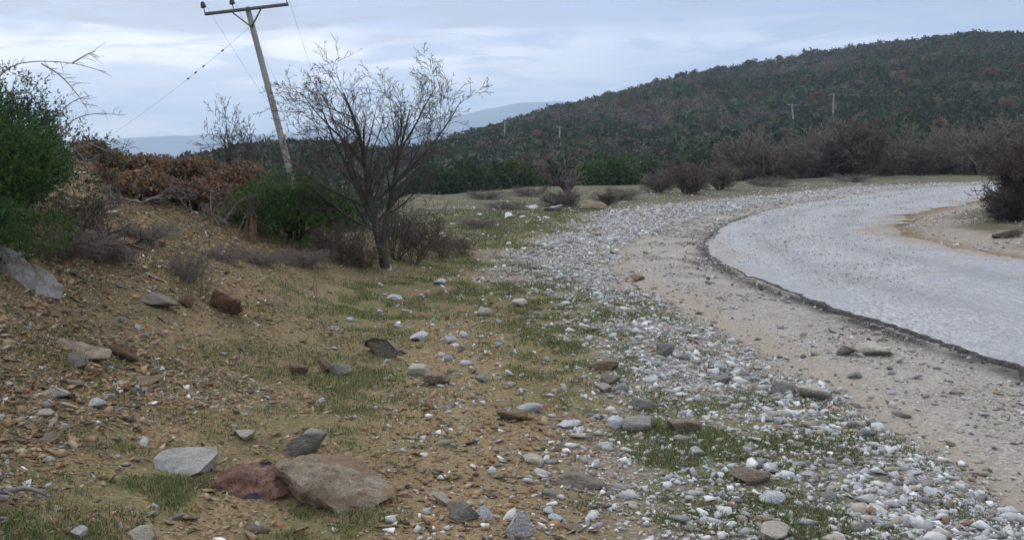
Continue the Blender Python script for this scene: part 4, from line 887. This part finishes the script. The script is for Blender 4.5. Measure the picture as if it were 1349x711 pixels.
# rusty stump leaning by the round juniper
def stump():
    p = hit(332, 318); e_ = empty('tree_stump', tuple(p)); rg = np.random.RandomState(2)
    polys = []
    for i in range(7):
        a = rg.uniform(0, 6.28); b0 = np.array([math.cos(a)*0.05, math.sin(a)*0.05, -0.06]); h_ = rg.uniform(0.3, 0.5)
        polys.append((np.array([b0+np.array([rg.normal(0, 0.012), 0, h_*t]) for t in (0, .3, .6, 1)]), np.array([0.045, 0.035, 0.028, 0.008])))
    v, f = tubes(polys, 7); obj('wood', make_mesh('wood', v, [f], simple('rusty_stump_wood', (0.09, 0.05, 0.03), (0.20, 0.12, 0.075), 18, 0.9, 1.0, 0.02), True), e_)
    r_ = tubes([(np.array([[rg.normal(0, .05), rg.normal(0, .05), 0.3], [rg.normal(0, .14), rg.normal(0, .08), 0.5+rg.rand()*0.15]]), np.array([0.008, 0.003])) for _ in range(14)], 4)
    obj('shoots', make_mesh('shoots', r_[0], [r_[1]], M_dtwig, True), e_); tag(e_, 'rusty brown splintered stump in front of the round juniper', 'stump')
stump()

# bare undergrowth round the foot of the tree and on the bank
bm_var = [bush_meshes('b', 200+i, 11, 0.75, M_twig2, M_twig2, dict(P_bush, kids=[8, 6, 3], wob=[0.12, 0.15, 0.12, 0.1]), 0.011) for i in range(3)]
UG = [(452, 345, 0.75, 0.55, 'bare brown shrub between the round juniper and the bare tree'), (545, 348, 0.95, 0.75, 'bare shrub growing against the right side of the tree trunk'), (583, 340, 0.7, 0.5, 'low bare shrub at the right foot of the bare tree'), (480, 352, 0.7, 0.4, 'low dry shrub at the left foot of the bare tree'), (428, 338, 0.6, 0.5, 'small bare shrub at the right side of the round juniper'), (520, 342, 1.0, 1.0, 'taller bare shrub behind the tree trunk'), (610, 335, 0.5, 0.3, 'smallest dry shrub right of the bare tree')]
for i, (px, py, wd_, ht_, lab) in enumerate(UG):
    p = hit(px, py); place_bush('bare_shrub', bm_var[i % 3], p, ht_, wd_, i*1.3, lab, 'shrub', 'bare undergrowth round the tree')
gm_var = [bush_meshes('g', 230+i, 22, 1.1, M_gtwig, M_gtwig, dict(P_bush, kids=[8, 6, 3]), 0.010) for i in range(2)]
for i, (px, py, wd_, ht_, lab) in enumerate([(195, 318, 0.6, 0.2, 'low grey heath cushion high on the bank'), (110, 300, 0.9, 0.35, 'grey-brown dry shrub at the top of the bank under the juniper'), (250, 372, 0.4, 0.28, 'thin grey dry plant on the bank below the stump'), (300, 345, 0.5, 0.2, 'grey heath cushion below the stump'), (398, 352, 0.6, 0.25, 'dry grey tuft in front of the round juniper'), (150, 345, 0.55, 0.2, 'dry grey cushion in the middle of the upper bank'), (350, 350, 0.5, 0.2, 'dull dry tuft between stump and juniper foot'), (90, 340, 0.7, 0.3, 'dry brown tangle beside the big grey boulder')]):
    p = hit(px, py); place_bush('dry_shrub', (bm_var if i in (1, 8) else gm_var)[i % 2], p, ht_, wd_, i*1.9, lab, 'shrub', 'small dry shrubs on the bank')
for i, (px, py, wd_, ht_, lab) in enumerate([(640, 262, 1.6, 0.35, 'dull dry cushion at the far left end of the meadow'), (668, 276, 1.2, 0.28, 'dry cushion on the meadow left of the low grey slab'), (700, 258, 1.5, 0.4, 'grey dry shrub on the meadow behind the low grey slab'), (815, 262, 1.6, 0.45, 'dry shrub on the meadow between the brown boulder and the grey bushes'), (632, 300, 0.8, 0.22, 'small dry tuft on the meadow right of the bare tree'), (1010, 246, 2.0, 0.5, 'dry tuft on the far verge under the tall grey bare tree'), (1120, 240, 2.2, 0.5, 'dry tuft on the far verge below the largest grey tree')]):
    p = hit(px, py); place_bush('dry_shrub', gm_var[i % 2], p, ht_, wd_, i*2.3, lab, 'shrub', 'dry cushions on the meadow')
# dead stalks
M_stalk = simple('dead_stalk', (0.16, 0.13, 0.11), (0.28, 0.24, 0.20), 15, 0.9, 0.2, 0.003)
for i, (px, py, h_, lean, lab) in enumerate([(270, 372, 0.5, 0.15, 'forked dead stalk on the bank'), (420, 412, 0.5, -0.05, 'tall thin dead stalk at the foot of the bank'), (300, 320, 0.42, 0.5, 'pale leaning stick below the rust shrubs'), (412, 380, 0.35, 0.1, 'short dead stalk in front of the round juniper'), (240, 345, 0.4, -0.25, 'dead stalk leaning left on the upper bank')]):
    p = hit(px, py); rg = np.random.RandomState(i+70); o_ = [[], []]
    grow(o_, rg, np.array([0, 0, -0.03]), norm(np.array([lean, 0, 1])), h_, 0.0055, 0, dict(n=[6, 3], wob=[0.07, 0.15], up=[0, 0.1], taper=[0.4, 0.5], kids=[6], t0=[0.3], ang=[0.6], rr=[0.6], lr=[0.28], rmin=0.002))
    v, f = tubes(o_[0], 5); v2, f2 = tubes(o_[1], 4); o = obj('dead_stalk', make_mesh('dead_stalk', np.vstack([v, v2]), [f, f2+len(v)], M_stalk, True), None, tuple(p)); tag(o, lab, 'stalk', 'dead stalks on the bank')

# second, thinner bare tree behind the bank, left of the pole
rg = np.random.RandomState(44); out = [[] for _ in range(5)]; p = at(312, 17.5); p[2] -= 0.1; ht = ztop(118, 17.5)-p[2]
P2 = dict(P_tree, kids=[9, 6, 3, 1], t0=[0.3, 0.12, 0.12, 0.1], rmin=0.0048)
for d_, l_ in (((-0.05, 0, 1), 0.75), ((-0.5, 0.1, 1), 0.6), ((0.45, 0, 1), 0.6), ((0.1, 0.3, 1), 0.65)): grow(out, rg, np.array([0, 0, 0.]), norm(np.array(d_)), ht*l_*0.95, 0.035, 0, P2)
t2 = empty('bare_tree', tuple(p)); tag(t2, 'slender bare tree left of the leaning power pole', 'tree')
v, f = tubes(out[0], 7); obj('trunk', make_mesh('trunk', v, [f], M_bark, True), t2)
vs_ = [tubes(out[i], 4) for i in range(1, 5)]; Vs = []; Fs = []; off = 0
for v, f in vs_: Vs.append(v); Fs.append(f+off); off += len(v)
obj('crown', make_mesh('crown', np.vstack(Vs), Fs, M_twig, True), t2)

# dark bush at the right edge, on the inside of the bend
db = bush_meshes('d', 300, 26, 0.85, M_dtwig, M_dtwig, dict(P_bush, kids=[13, 9, 5], rmin=0.005), 0.018)
for px, r0, ht_, wd_, lab in ((1368, 20.6, 1.6, 2.0, 'dense dark bare bush on the inside of the bend at the right edge'), (1415, 22.5, 1.9, 2.2, 'dark bare bush behind the one at the right edge'), (1335, 20.2, 0.75, 1.0, 'lower front part of the dark bushes beside the road')):
    p = at(px, r0); place_bush('dark_bush', db, p, ht_, wd_, px, lab, 'bush', 'dark bushes on the inside of the bend')

# ------------------------------------------------------------------ middle distance trees and shrubs
bt = [bush_meshes('t', 400+i, 7, 0.55, M_twig2, (M_gtwig, M_twig2, M_gtwig)[i], dict(P_bush, n=[5, 5, 4, 3], kids=[11, 8, 4.5], rmin=0.008), 0.04, 1.0) for i in range(3)]
bs_ = [bush_meshes('s', 420+i, 16, 0.9, (M_twig2, M_olive, M_gtwig)[i], (M_gtwig, M_olive, M_twig2)[i], dict(P_bush, kids=[8, 7, 4], rmin=0.008), 0.022, 1.0) for i in range(3)]
lt = bush_meshes('l', 440, 1, 0.1, M_bark, M_gtwig, dict(P_bush, n=[6, 5, 4, 3], kids=[12, 10, 6], t0=[0.3, 0.1, 0.1], ang=[1.0, 0.8, 0.8], lr=[0.6, 0.5, 0.5], rmin=0.008), 0.07, 1.0, tilt=-0.45)
p = at(757, 30.5); place_bush('bare_tree', lt, p, ztop(203, 30.5)-p[2], 2.1, 0.4, 'small leaning bare tree on the meadow left of the road', 'tree', names=('trunk', 'crown'))
for i, (px, r0, top, wpx, lab) in enumerate([(738, 29.5, 250, 55, 'low grey brush round the foot of the small leaning tree'), (800, 31, 252, 40, 'low dry brush right of the brown boulder'),
   (905, 39, 212, 72, 'wide grey bare bush above the gravel bend'), (868, 41, 222, 50, 'small grey bush left of the wide grey bush'), (948, 44, 214, 60, 'grey bush right of the wide grey bush')]):
    p = at(px, r0); place_bush('bare_bush', bs_[i % 3], p, ztop(top, r0)-p[2], wpx*0.9/F*r0, i*2.1, lab, 'bush', 'bare bushes at the road bend')
rr = random.Random(9)
def num_lab(base, i): return base
MIDB = [(985, 62, 166, 80), (1012, 60, 196, 60), (1045, 66, 185, 60), (1072, 70, 172, 70), (1108, 68, 155, 86), (1142, 66, 157, 80), (1172, 72, 168, 66), (1205, 75, 185, 60), (1238, 78, 188, 60), (1262, 80, 165, 70), (1292, 74, 156, 70), (1322, 82, 160, 70), (1349, 86, 160, 80), (965, 70, 195, 50), (1390, 80, 150, 90)]
sub_lab = ['tall grey bare tree at the left end of the roadside row', 'low grey bush beside the tall tree at the left end of the row', 'grey bush in the roadside row below the left hillside pole', 'purplish bare tree just right of the left hillside pole', 'largest grey bare tree in the middle of the roadside row', 'second large grey tree in the middle of the roadside row', 'grey tree right of the two large middle ones', 'low grey bush in the gap of the roadside row', 'low grey bush right of the gap in the roadside row', 'bare tree before the tallest one near the right edge', 'tallest dark bare tree near the right edge beyond the road', 'bare tree right of the tallest one near the right edge', 'bare tree at the right edge above the dark bush', 'small grey bush at the far left of the roadside row', 'bare tree just past the right edge']
for i, ((px, r0, top, wpx), lab) in enumerate(zip(MIDB, sub_lab)):
    p = at(px, r0); p[2] -= 0.1; place_bush('bare_tree', (bt+bs_)[(i*5) % 6], p, ztop(top, r0)-p[2], wpx*1.15/F*r0, i*1.7, lab, 'tree', 'bare trees beyond the bend')
for i in range(24):
    px = rr.uniform(840, 1400); r0 = rr.uniform(80, 112); p = at(px, r0); p[2] -= 0.1; h_ = rr.uniform(2.0, 3.6)
    place_bush('bare_tree', rr.choice(bt+bs_), p, h_, h_*rr.uniform(1.0, 1.5), rr.uniform(0, 6), 'grey bare tree in the thicket at the foot of the hill', 'tree', 'bare trees in the thicket at the foot of the hill')
EV = [(5, (0.028, 0.052, 0.018)), (3, (0.042, 0.070, 0.024)), (1.5, (0.06, 0.085, 0.03))]
EVb = [(5, (0.048, 0.082, 0.024)), (3, (0.066, 0.10, 0.03)), (1.5, (0.034, 0.06, 0.022))]
ev = [leafy_meshes(500+i, 4200, 14, 0.040, EV, 1.3) for i in range(3)]; evb = [leafy_meshes(520+i, 4200, 14, 0.040, EVb, 1.3) for i in range(3)]
for i, (px, r0, top, wpx, br, lab) in enumerate([(612, 66, 214, 66, 0, 'dark evergreen just right of the bare tree crown'), (645, 74, 216, 60, 0, 'evergreen at the left end of the green thicket'), (682, 80, 212, 62, 1, 'green bushy evergreen left of the small leaning tree'), (715, 84, 208, 56, 0, 'dark evergreen behind the small leaning tree'), (752, 82, 210, 50, 0, 'evergreen seen through the small leaning tree'), (790, 78, 203, 60, 1, 'bright green evergreen right of the small leaning tree'), (822, 80, 205, 54, 1, 'broad bright evergreen in the middle of the green thicket'), (850, 86, 208, 54, 1, 'evergreen left of the wide grey bush'), (882, 96, 205, 50, 0, 'evergreen behind the wide grey bush'), (920, 98, 200, 56, 0, 'dark evergreen at the right end of the green thicket'), (1000, 92, 208, 40, 0, 'dark evergreen among the left roadside trees'), (1085, 95, 210, 44, 0, 'dark evergreen below the right hillside pole'), (1172, 84, 202, 42, 0, 'dark evergreen under the roadside row'), (1222, 100, 182, 56, 1, 'flat-topped green evergreen in the gap of the roadside row'), (585, 58, 218, 50, 0, 'dark evergreen behind the crown of the bare tree'), (560, 70, 222, 60, 0, 'green bush seen through the twigs of the bare tree')]):
    p = at(px, r0); p[2] -= 0.1; place_bush('evergreen_tree', (evb if br else ev)[i % 3], p, max(ztop(top, r0)-p[2], 1.5), wpx*1.2/F*r0, i*1.1, lab, 'tree', 'evergreens in the hollow', names=('trunk', 'crown'))

# ------------------------------------------------------------------ scrub on the hill
rgh = np.random.RandomState(77)
def hill_cover(n, r0, r1, a0, a1, nl, dens):
    a = rgh.uniform(a0, a1, n); r = np.sqrt(rgh.uniform(r0**2*0.4, r1**2, n)); r = np.where(r < r0, rgh.uniform(r0, r1, n), r)
    return r*np.sin(a), r*np.cos(a)
def Dof(px): return np.interp(px, [0, 250, 450, 600, 700, 900, 1349], [150, 160, 170, 290, 390, 420, 430])
Vs = []; Cs = []
a = rgh.uniform(-0.64, 0.64, 48000); r = rgh.uniform(0, 1, 48000)
px = CX+F*np.tan(a); D_ = Dof(px); r0_ = np.where(px < 580, 62, 92); r = r0_+(D_*1.08-r0_)*np.sqrt(r*0.94+0.03)
sel = rgh.rand(len(r)) < 0.26; r = np.where(sel, rgh.uniform(r0_, r0_+110, len(r)), r)
x, y = r*np.sin(a), r*np.cos(a)
hs = np.abs(sdist(HT, x, y)); keep = (hs > 4.2)&(rgh.rand(len(x)) < 0.62+0.3*(fbm(x, y, 0.05, 2)-0.5)*2)
x, y, r, px = x[keep], y[keep], r[keep], px[keep]
z = H(x, y); nn = len(x); patch = fbm(x+300, y, 0.022, 3); patch2 = fbm(x-100, y+70, 0.05, 3); uu = rgh.rand(nn)
kind = np.where(uu+0.9*(patch-0.5)*2+0.25*(px < 560) > 0.70, 1, 0); kind = np.where((uu*0.5+patch2 > 1.03), 2, kind)
low = ss(150, 105, r); kind = np.where((px > 700)&(rgh.rand(nn) < low*0.8), 1, kind)
tot_v = 0
for kd, tab, el_ in ((0, [(4, (0.034, 0.055, 0.025)), (3, (0.050, 0.072, 0.030)), (2, (0.026, 0.042, 0.021))], 1.2), (1, [(4, (0.105, 0.083, 0.075)), (3, (0.075, 0.060, 0.055)), (1, (0.13, 0.095, 0.07))], 1.0), (2, [(4, (0.13, 0.08, 0.05)), (3, (0.11, 0.07, 0.045)), (1, (0.17, 0.105, 0.06))], 1.0)):
    m = np.where(kind == kd)[0]; L = 42; nm = len(m); R0 = (rgh.uniform(0.9, 1.7, nm)+1.3*rgh.rand(nm)**5)*(0.75+0.6*patch2[m])*1.05*(1 if kd != 2 else 0.75)*np.where(px[m] < 560, 0.8, 1)
    d = rgh.normal(size=(nm, L, 3)); d[..., 2] = np.abs(d[..., 2]); d /= np.linalg.norm(d, axis=2, keepdims=True)
    lob = 0.72+0.28*np.sin(d[..., 0]*5+rgh.uniform(0, 6, (nm, 1)))*np.sin(d[..., 1]*5+rgh.uniform(0, 6, (nm, 1)))
    rad_ = (R0[:, None]*lob*(1-0.3*rgh.rand(nm, L)))[..., None]
    C = np.stack([x[m], y[m], z[m]+R0*0.15], -1)[:, None]+d*rad_*np.array([1, 1, 1.05])
    C = C.reshape(-1, 3); s = np.repeat(R0*0.17, L)*rgh.uniform(0.6, 1.4, len(C))*(1.0 if kd == 0 else 0.8)
    V_, _ = leaf_quads(C, s, rgh, el_); Vs.append(V_); Cs.append(np.repeat(np.repeat(pick(rgh, tab, nm)*(0.6+0.85*patch[m])[:, None], L, 0)*rgh.uniform(0.88, 1.14, (nm*L, 1)), 4, 0))
V = np.vstack(Vs); cc = np.vstack(Cs)
M_scrub = colour_mat('hill_scrub_foliage', 0.85, 0.25, 0.5, trans=0.1, bs=0)
tag(obj('hill_scrub', make_mesh('hill_scrub', V, [np.arange(len(V)).reshape(-1, 4)], M_scrub, False, cc)), 'dense green and grey scrub covering the whole hillside', 'scrub', kind='stuff')
print('scrub shrubs', nn, 'quads', len(V)//4)
# individual rust-leaved and evergreen trees that stand out on the hill
RH = [(4, (0.16, 0.09, 0.05)), (3, (0.13, 0.08, 0.05)), (1, (0.20, 0.125, 0.07))]
rh = [leafy_meshes(540+i, 900, 10, 0.085, RH, 1.0) for i in range(3)]; eh = [leafy_meshes(560+i, 900, 10, 0.085, JUND, 1.0) for i in range(3)]
for i in range(60):
    px = rr.uniform(640, 1360); D0 = float(Dof(px)); r0 = rr.uniform(150, D0*0.97); p = at(px, r0)
    place_bush('autumn_tree', rh[i % 3], p, rr.uniform(1.8, 2.9), rr.uniform(2.4, 3.8), rr.uniform(0, 6), 'rust-coloured tree standing out among the green scrub of the hill', 'tree', 'rust-coloured trees on the hillside', names=('trunk', 'crown'))
for i in range(70):
    px = rr.uniform(660, 1380)*1.0; D0 = float(Dof(px)); p = at(px, D0*rr.uniform(0.97, 1.0)); s = rr.uniform(1.5, 3.4)
    place_bush('evergreen_tree', eh[i % 3], p, s, s*rr.uniform(0.9, 1.5), rr.uniform(0, 6), 'dark evergreen tree on the skyline of the hill', 'tree', 'evergreens along the skyline of the hill', names=('trunk', 'crown'))

# ------------------------------------------------------------------ power poles and lines
M_wood = simple('weathered_pole_wood', (0.20, 0.185, 0.165), (0.33, 0.31, 0.285), 6, 0.9, 0.4, 0.01, 6, (3, 3, 0.3))
M_steel = simple('dull_steel', (0.09, 0.095, 0.10), (0.14, 0.145, 0.15), 8, 0.6, 0.2, 0.005)
M_glaze = simple('brown_glaze', (0.05, 0.035, 0.03), (0.09, 0.06, 0.045), 5, 0.3, 0.1, 0.002)
M_wire = simple('aluminium_wire', (0.16, 0.165, 0.17), (0.22, 0.225, 0.23), 5, 0.6, 0.1, 0.001)
def box_between(a, b, w, h):
    a = Vector(a); b = Vector(b); d = (b-a); L = d.length; q_ = d.to_track_quat('X', 'Z').to_matrix()
    V = []
    for x_ in (0, L):
        for y_, z_ in ((-w, -h), (w, -h), (w, h), (-w, h)): V.append((a+q_@Vector((x_, y_/2, z_/2)))[:])
    return np.array(V), np.array([[0, 3, 2, 1], [4, 5, 6, 7], [0, 1, 5, 4], [1, 2, 6, 5], [2, 3, 7, 6], [3, 0, 4, 7]])
def lathe(prof, n=12):
    V = np.array([[r_*math.cos(i/n*6.28318), r_*math.sin(i/n*6.28318), z_] for z_, r_ in prof for i in range(n)]); Fq = []
    for k in range(len(prof)-1):
        for i in range(n): Fq.append([k*n+i, k*n+(i+1) % n, (k+1)*n+(i+1) % n, (k+1)*n+i])
    return V, np.array(Fq)
yp = 31.0; topp = pt(326, 10, yp); low = pt(373, 190, yp)
dirp = norm(topp-low); zb = H1(low[0]+0.5, yp)-0.3; base = topp-dirp*((topp[2]-zb)/dirp[2])
pole = empty('power_pole', tuple(base)); tag(pole, 'leaning weathered wooden power pole with a steel crossarm', 'power pole')
rel = lambda q_: np.array(q_)-base
pv, pf = tubes([(np.array([rel(base)+(rel(topp)-rel(base))*t for t in np.linspace(0, 1, 12)]), np.linspace(0.125, 0.085, 12))], 16)
Vp = np.vstack([pv, [rel(topp)+dirp*0.03]]); capf = np.array([[11*16+i, 11*16+(i+1) % 16, len(Vp)-1] for i in range(16)])
obj('post', make_mesh('post', Vp, [pf, capf], M_wood, True), pole)
al = pt(270, 19, yp-0.15); ar = pt(380, 6, yp-0.15)
v, f = box_between(rel(al), rel(ar), 0.08, 0.09); obj('crossarm', make_mesh('crossarm', v, [f], M_steel), pole)
for s in (0.33, 0.67):
    a_ = rel(al+(ar-al)*s)-np.array([0, 0, 0.05]); b_ = rel(topp-dirp*0.62)+np.array([0, -0.12, 0])
    v, f = box_between(a_, b_, 0.04, 0.04); obj('brace', make_mesh('brace', v, [f], M_steel), pole)
ins = []
prof = [(0, .012), (0.12, .012), (0.12, .05), (0.15, .075), (0.17, .05), (0.20, .07), (0.22, .045), (0.25, .05), (0.28, .03), (0.285, 0.0)]
vI, fI = lathe([(z_*1.15, r_*1.25) for z_, r_ in prof]); me_i = make_mesh('insulator', vI, [fI], M_glaze, True)
for s in (0.0, 0.345, 0.985):
    q_ = al+(ar-al)*s+np.array([0, 0, 0.05]); ins.append(q_+np.array([0, 0, 0.28])); obj('insulator', me_i, pole, tuple(rel(q_)), (0, R(-12), 0))
def cable(name, a, b, sag, label, r0=0.006, group=None, parts=None):
    t = np.linspace(0, 1, 40)[:, None]; Q = a*(1-t)+b*t; Q[:, 2] -= (4*sag*t*(1-t))[:, 0]
    v, f = tubes([(Q-a, np.full(40, r0))], 5); o = obj(name, make_mesh(name, v, [f], M_wire, True), None, tuple(a)); tag(o, label, 'cable', group); return o
far = pt(470, 178, 165)
for q_, dx, lab in zip(ins, (-6, 0, 6), ('thin power line falling away from the left end of the crossarm', 'thin power line falling away from the middle insulator', 'thin power line falling away from the right end of the crossarm')):
    cable('power_line', q_, far+np.array([dx*0.2, 0, 0.]), 4.5, lab, 0.004)
# slack guy line with strain insulators, going down to the left
a_ = topp-dirp*0.55; b_ = pt(60, 228, 46); g = cable('guy_line', a_, b_, 0.35, 'slack line with strain insulators sloping down left from the pole', 0.004)
for t in (0.10, 0.17, 0.20, 0.23):
    c_ = a_*(1-t)+b_*t; c_[2] -= 4*0.35*t*(1-t); v, f = lathe([(-0.10, 0.0), (-0.09, .012), (-0.05, .03), (-0.02, .014), (0.03, .034), (0.07, .014), (0.10, 0.0)], 10)
    d_ = Vector(b_-a_).to_track_quat('Z', 'Y').to_euler(); obj('strain_insulator', make_mesh('strain_insulator', v, [f], M_glaze, True), g, tuple(c_-a_), d_)
# poles on the hill
M_pale = simple('bleached_pole_wood', (0.24, 0.225, 0.205), (0.34, 0.325, 0.30), 2, 0.9, 0.2, 0.01)
def small_pole(px, pyb, pyt, lab, lean=0.0):
    p = hit(px, pyb); r0 = p[1]; zt = ztop(pyt, r0); print('pole', p, zt-p[2]); e = empty('power_pole', tuple(p)); tag(e, lab, 'power pole', 'power poles on the hillside'); h_ = zt-p[2]
    v, f = tubes([(np.array([[lean*(t-1)*0, 0, -0.3+(h_+0.3)*t]+np.array([lean*h_*t, 0, 0]) for t in (0, .5, 1)]), np.array([0.20, 0.17, 0.15]))], 8); obj('post', make_mesh('post', v, [f], M_pale, True), e)
    hw = 0.19*max(h_, 3.5); v, f = box_between((-hw+lean*h_, 0, h_-0.25), (hw+lean*h_, 0, h_-0.25), 0.14, 0.14); obj('crossarm', make_mesh('crossarm', v, [f], M_pale), e)
    return p+np.array([lean*h_, 0, h_])
PT = [small_pole(1046, 172, 137, 'hillside power pole leaning slightly left', -0.12), small_pole(1097, 160, 123, 'hillside power pole standing upright right of the leaning one'),
      small_pole(737, 192, 166, 'thin power pole above the bare soil of the hill track'), small_pole(665, 190, 160, 'thin power pole at the left end of the hill track')]
end = pt(1500, 72, 190)
hp = 'power lines strung across the hillside'
for dx in (-0.6, 0.6):
    cable('power_line', PT[1]+[dx, 0, -0.1], end+[dx, 0, 0], 3.0, 'dark line running right from the upright hillside pole', 0.013, hp)
    cable('power_line', PT[0]+[dx, 0, -0.1], PT[1]+[dx, 0, -0.1], 1.0, 'line between the two close hillside poles', 0.013, hp)
    cable('power_line', PT[2]+[dx, 0, -0.1], PT[0]+[dx, 0, -0.1], 5.0, 'long line sagging left from the leaning hillside pole', 0.013, hp)

# ------------------------------------------------------------------ far mountains and the air
M_mount = simple('hazed_mountain_forest', (0.03, 0.06, 0.09), (0.07, 0.10, 0.13), 0.002, 1.0, 0.0, 0.01)  # forest tone shifted to blue: distance haze painted into the base colour
def mountain(name, dist, pts, depth_, seed, label):
    xs = np.linspace(pts[0][0], pts[-1][0], 220); ys = np.interp(xs, [p_[0] for p_ in pts], [p_[1] for p_ in pts])
    ys = ys+(fbm(xs*0.03+seed, xs*0+seed, 1.0, 4)-0.5)*4
    rows = []; ts = np.linspace(-1, 1, 25)
    for t in ts:
        rr_ = dist+t*depth_; top = ztop(ys, dist); X_ = xat(xs, rr_, top); hgt = (top+150)*np.clip(1-abs(t)**1.3, 0, 1)
        Z_ = -150+hgt*(1-0.35*(fbm(X_/1400+seed, np.full_like(X_, rr_/900), 1.0, 4)-0.3)*min(1, abs(t)*3)); rows.append(np.stack([X_, np.full_like(X_, rr_), Z_], -1))
    G_ = np.array(rows); n_, m2 = G_.shape[:2]; ii = np.arange(n_*m2).reshape(n_, m2)
    o = obj(name, make_mesh(name, G_.reshape(-1, 3), [np.stack([ii[:-1, :-1], ii[:-1, 1:], ii[1:, 1:], ii[1:, :-1]], -1).reshape(-1, 4)], M_mount, True)); tag(o, label, 'mountain', kind='structure')
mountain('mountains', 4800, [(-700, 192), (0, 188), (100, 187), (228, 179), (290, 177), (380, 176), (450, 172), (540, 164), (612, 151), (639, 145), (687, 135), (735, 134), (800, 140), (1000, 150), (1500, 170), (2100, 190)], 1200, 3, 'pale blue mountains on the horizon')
bm = bmesh.new(); bmesh.ops.create_cube(bm, size=1.0); me = bpy.data.meshes.new('haze'); bm.to_mesh(me); bm.free()
hz = obj('haze', me, None, (0, 0, 80), None, (12800, 12800, 460)); tag(hz, 'faint blue haze veiling the far mountains', 'haze', kind='stuff')
hm = bpy.data.materials.new('haze'); hm.use_nodes = True; t = hm.node_tree; t.nodes.clear(); o_ = N(t, 'ShaderNodeOutputMaterial'); pvn = N(t, 'ShaderNodeVolumePrincipled')
pvn.inputs['Color'].default_value = (0.70, 0.84, 1.0, 1); pvn.inputs['Density'].default_value = 0.00026; pvn.inputs['Anisotropy'].default_value = 0.2
link(t, pvn.outputs[0], o_.inputs['Volume']); me.materials.append(hm)
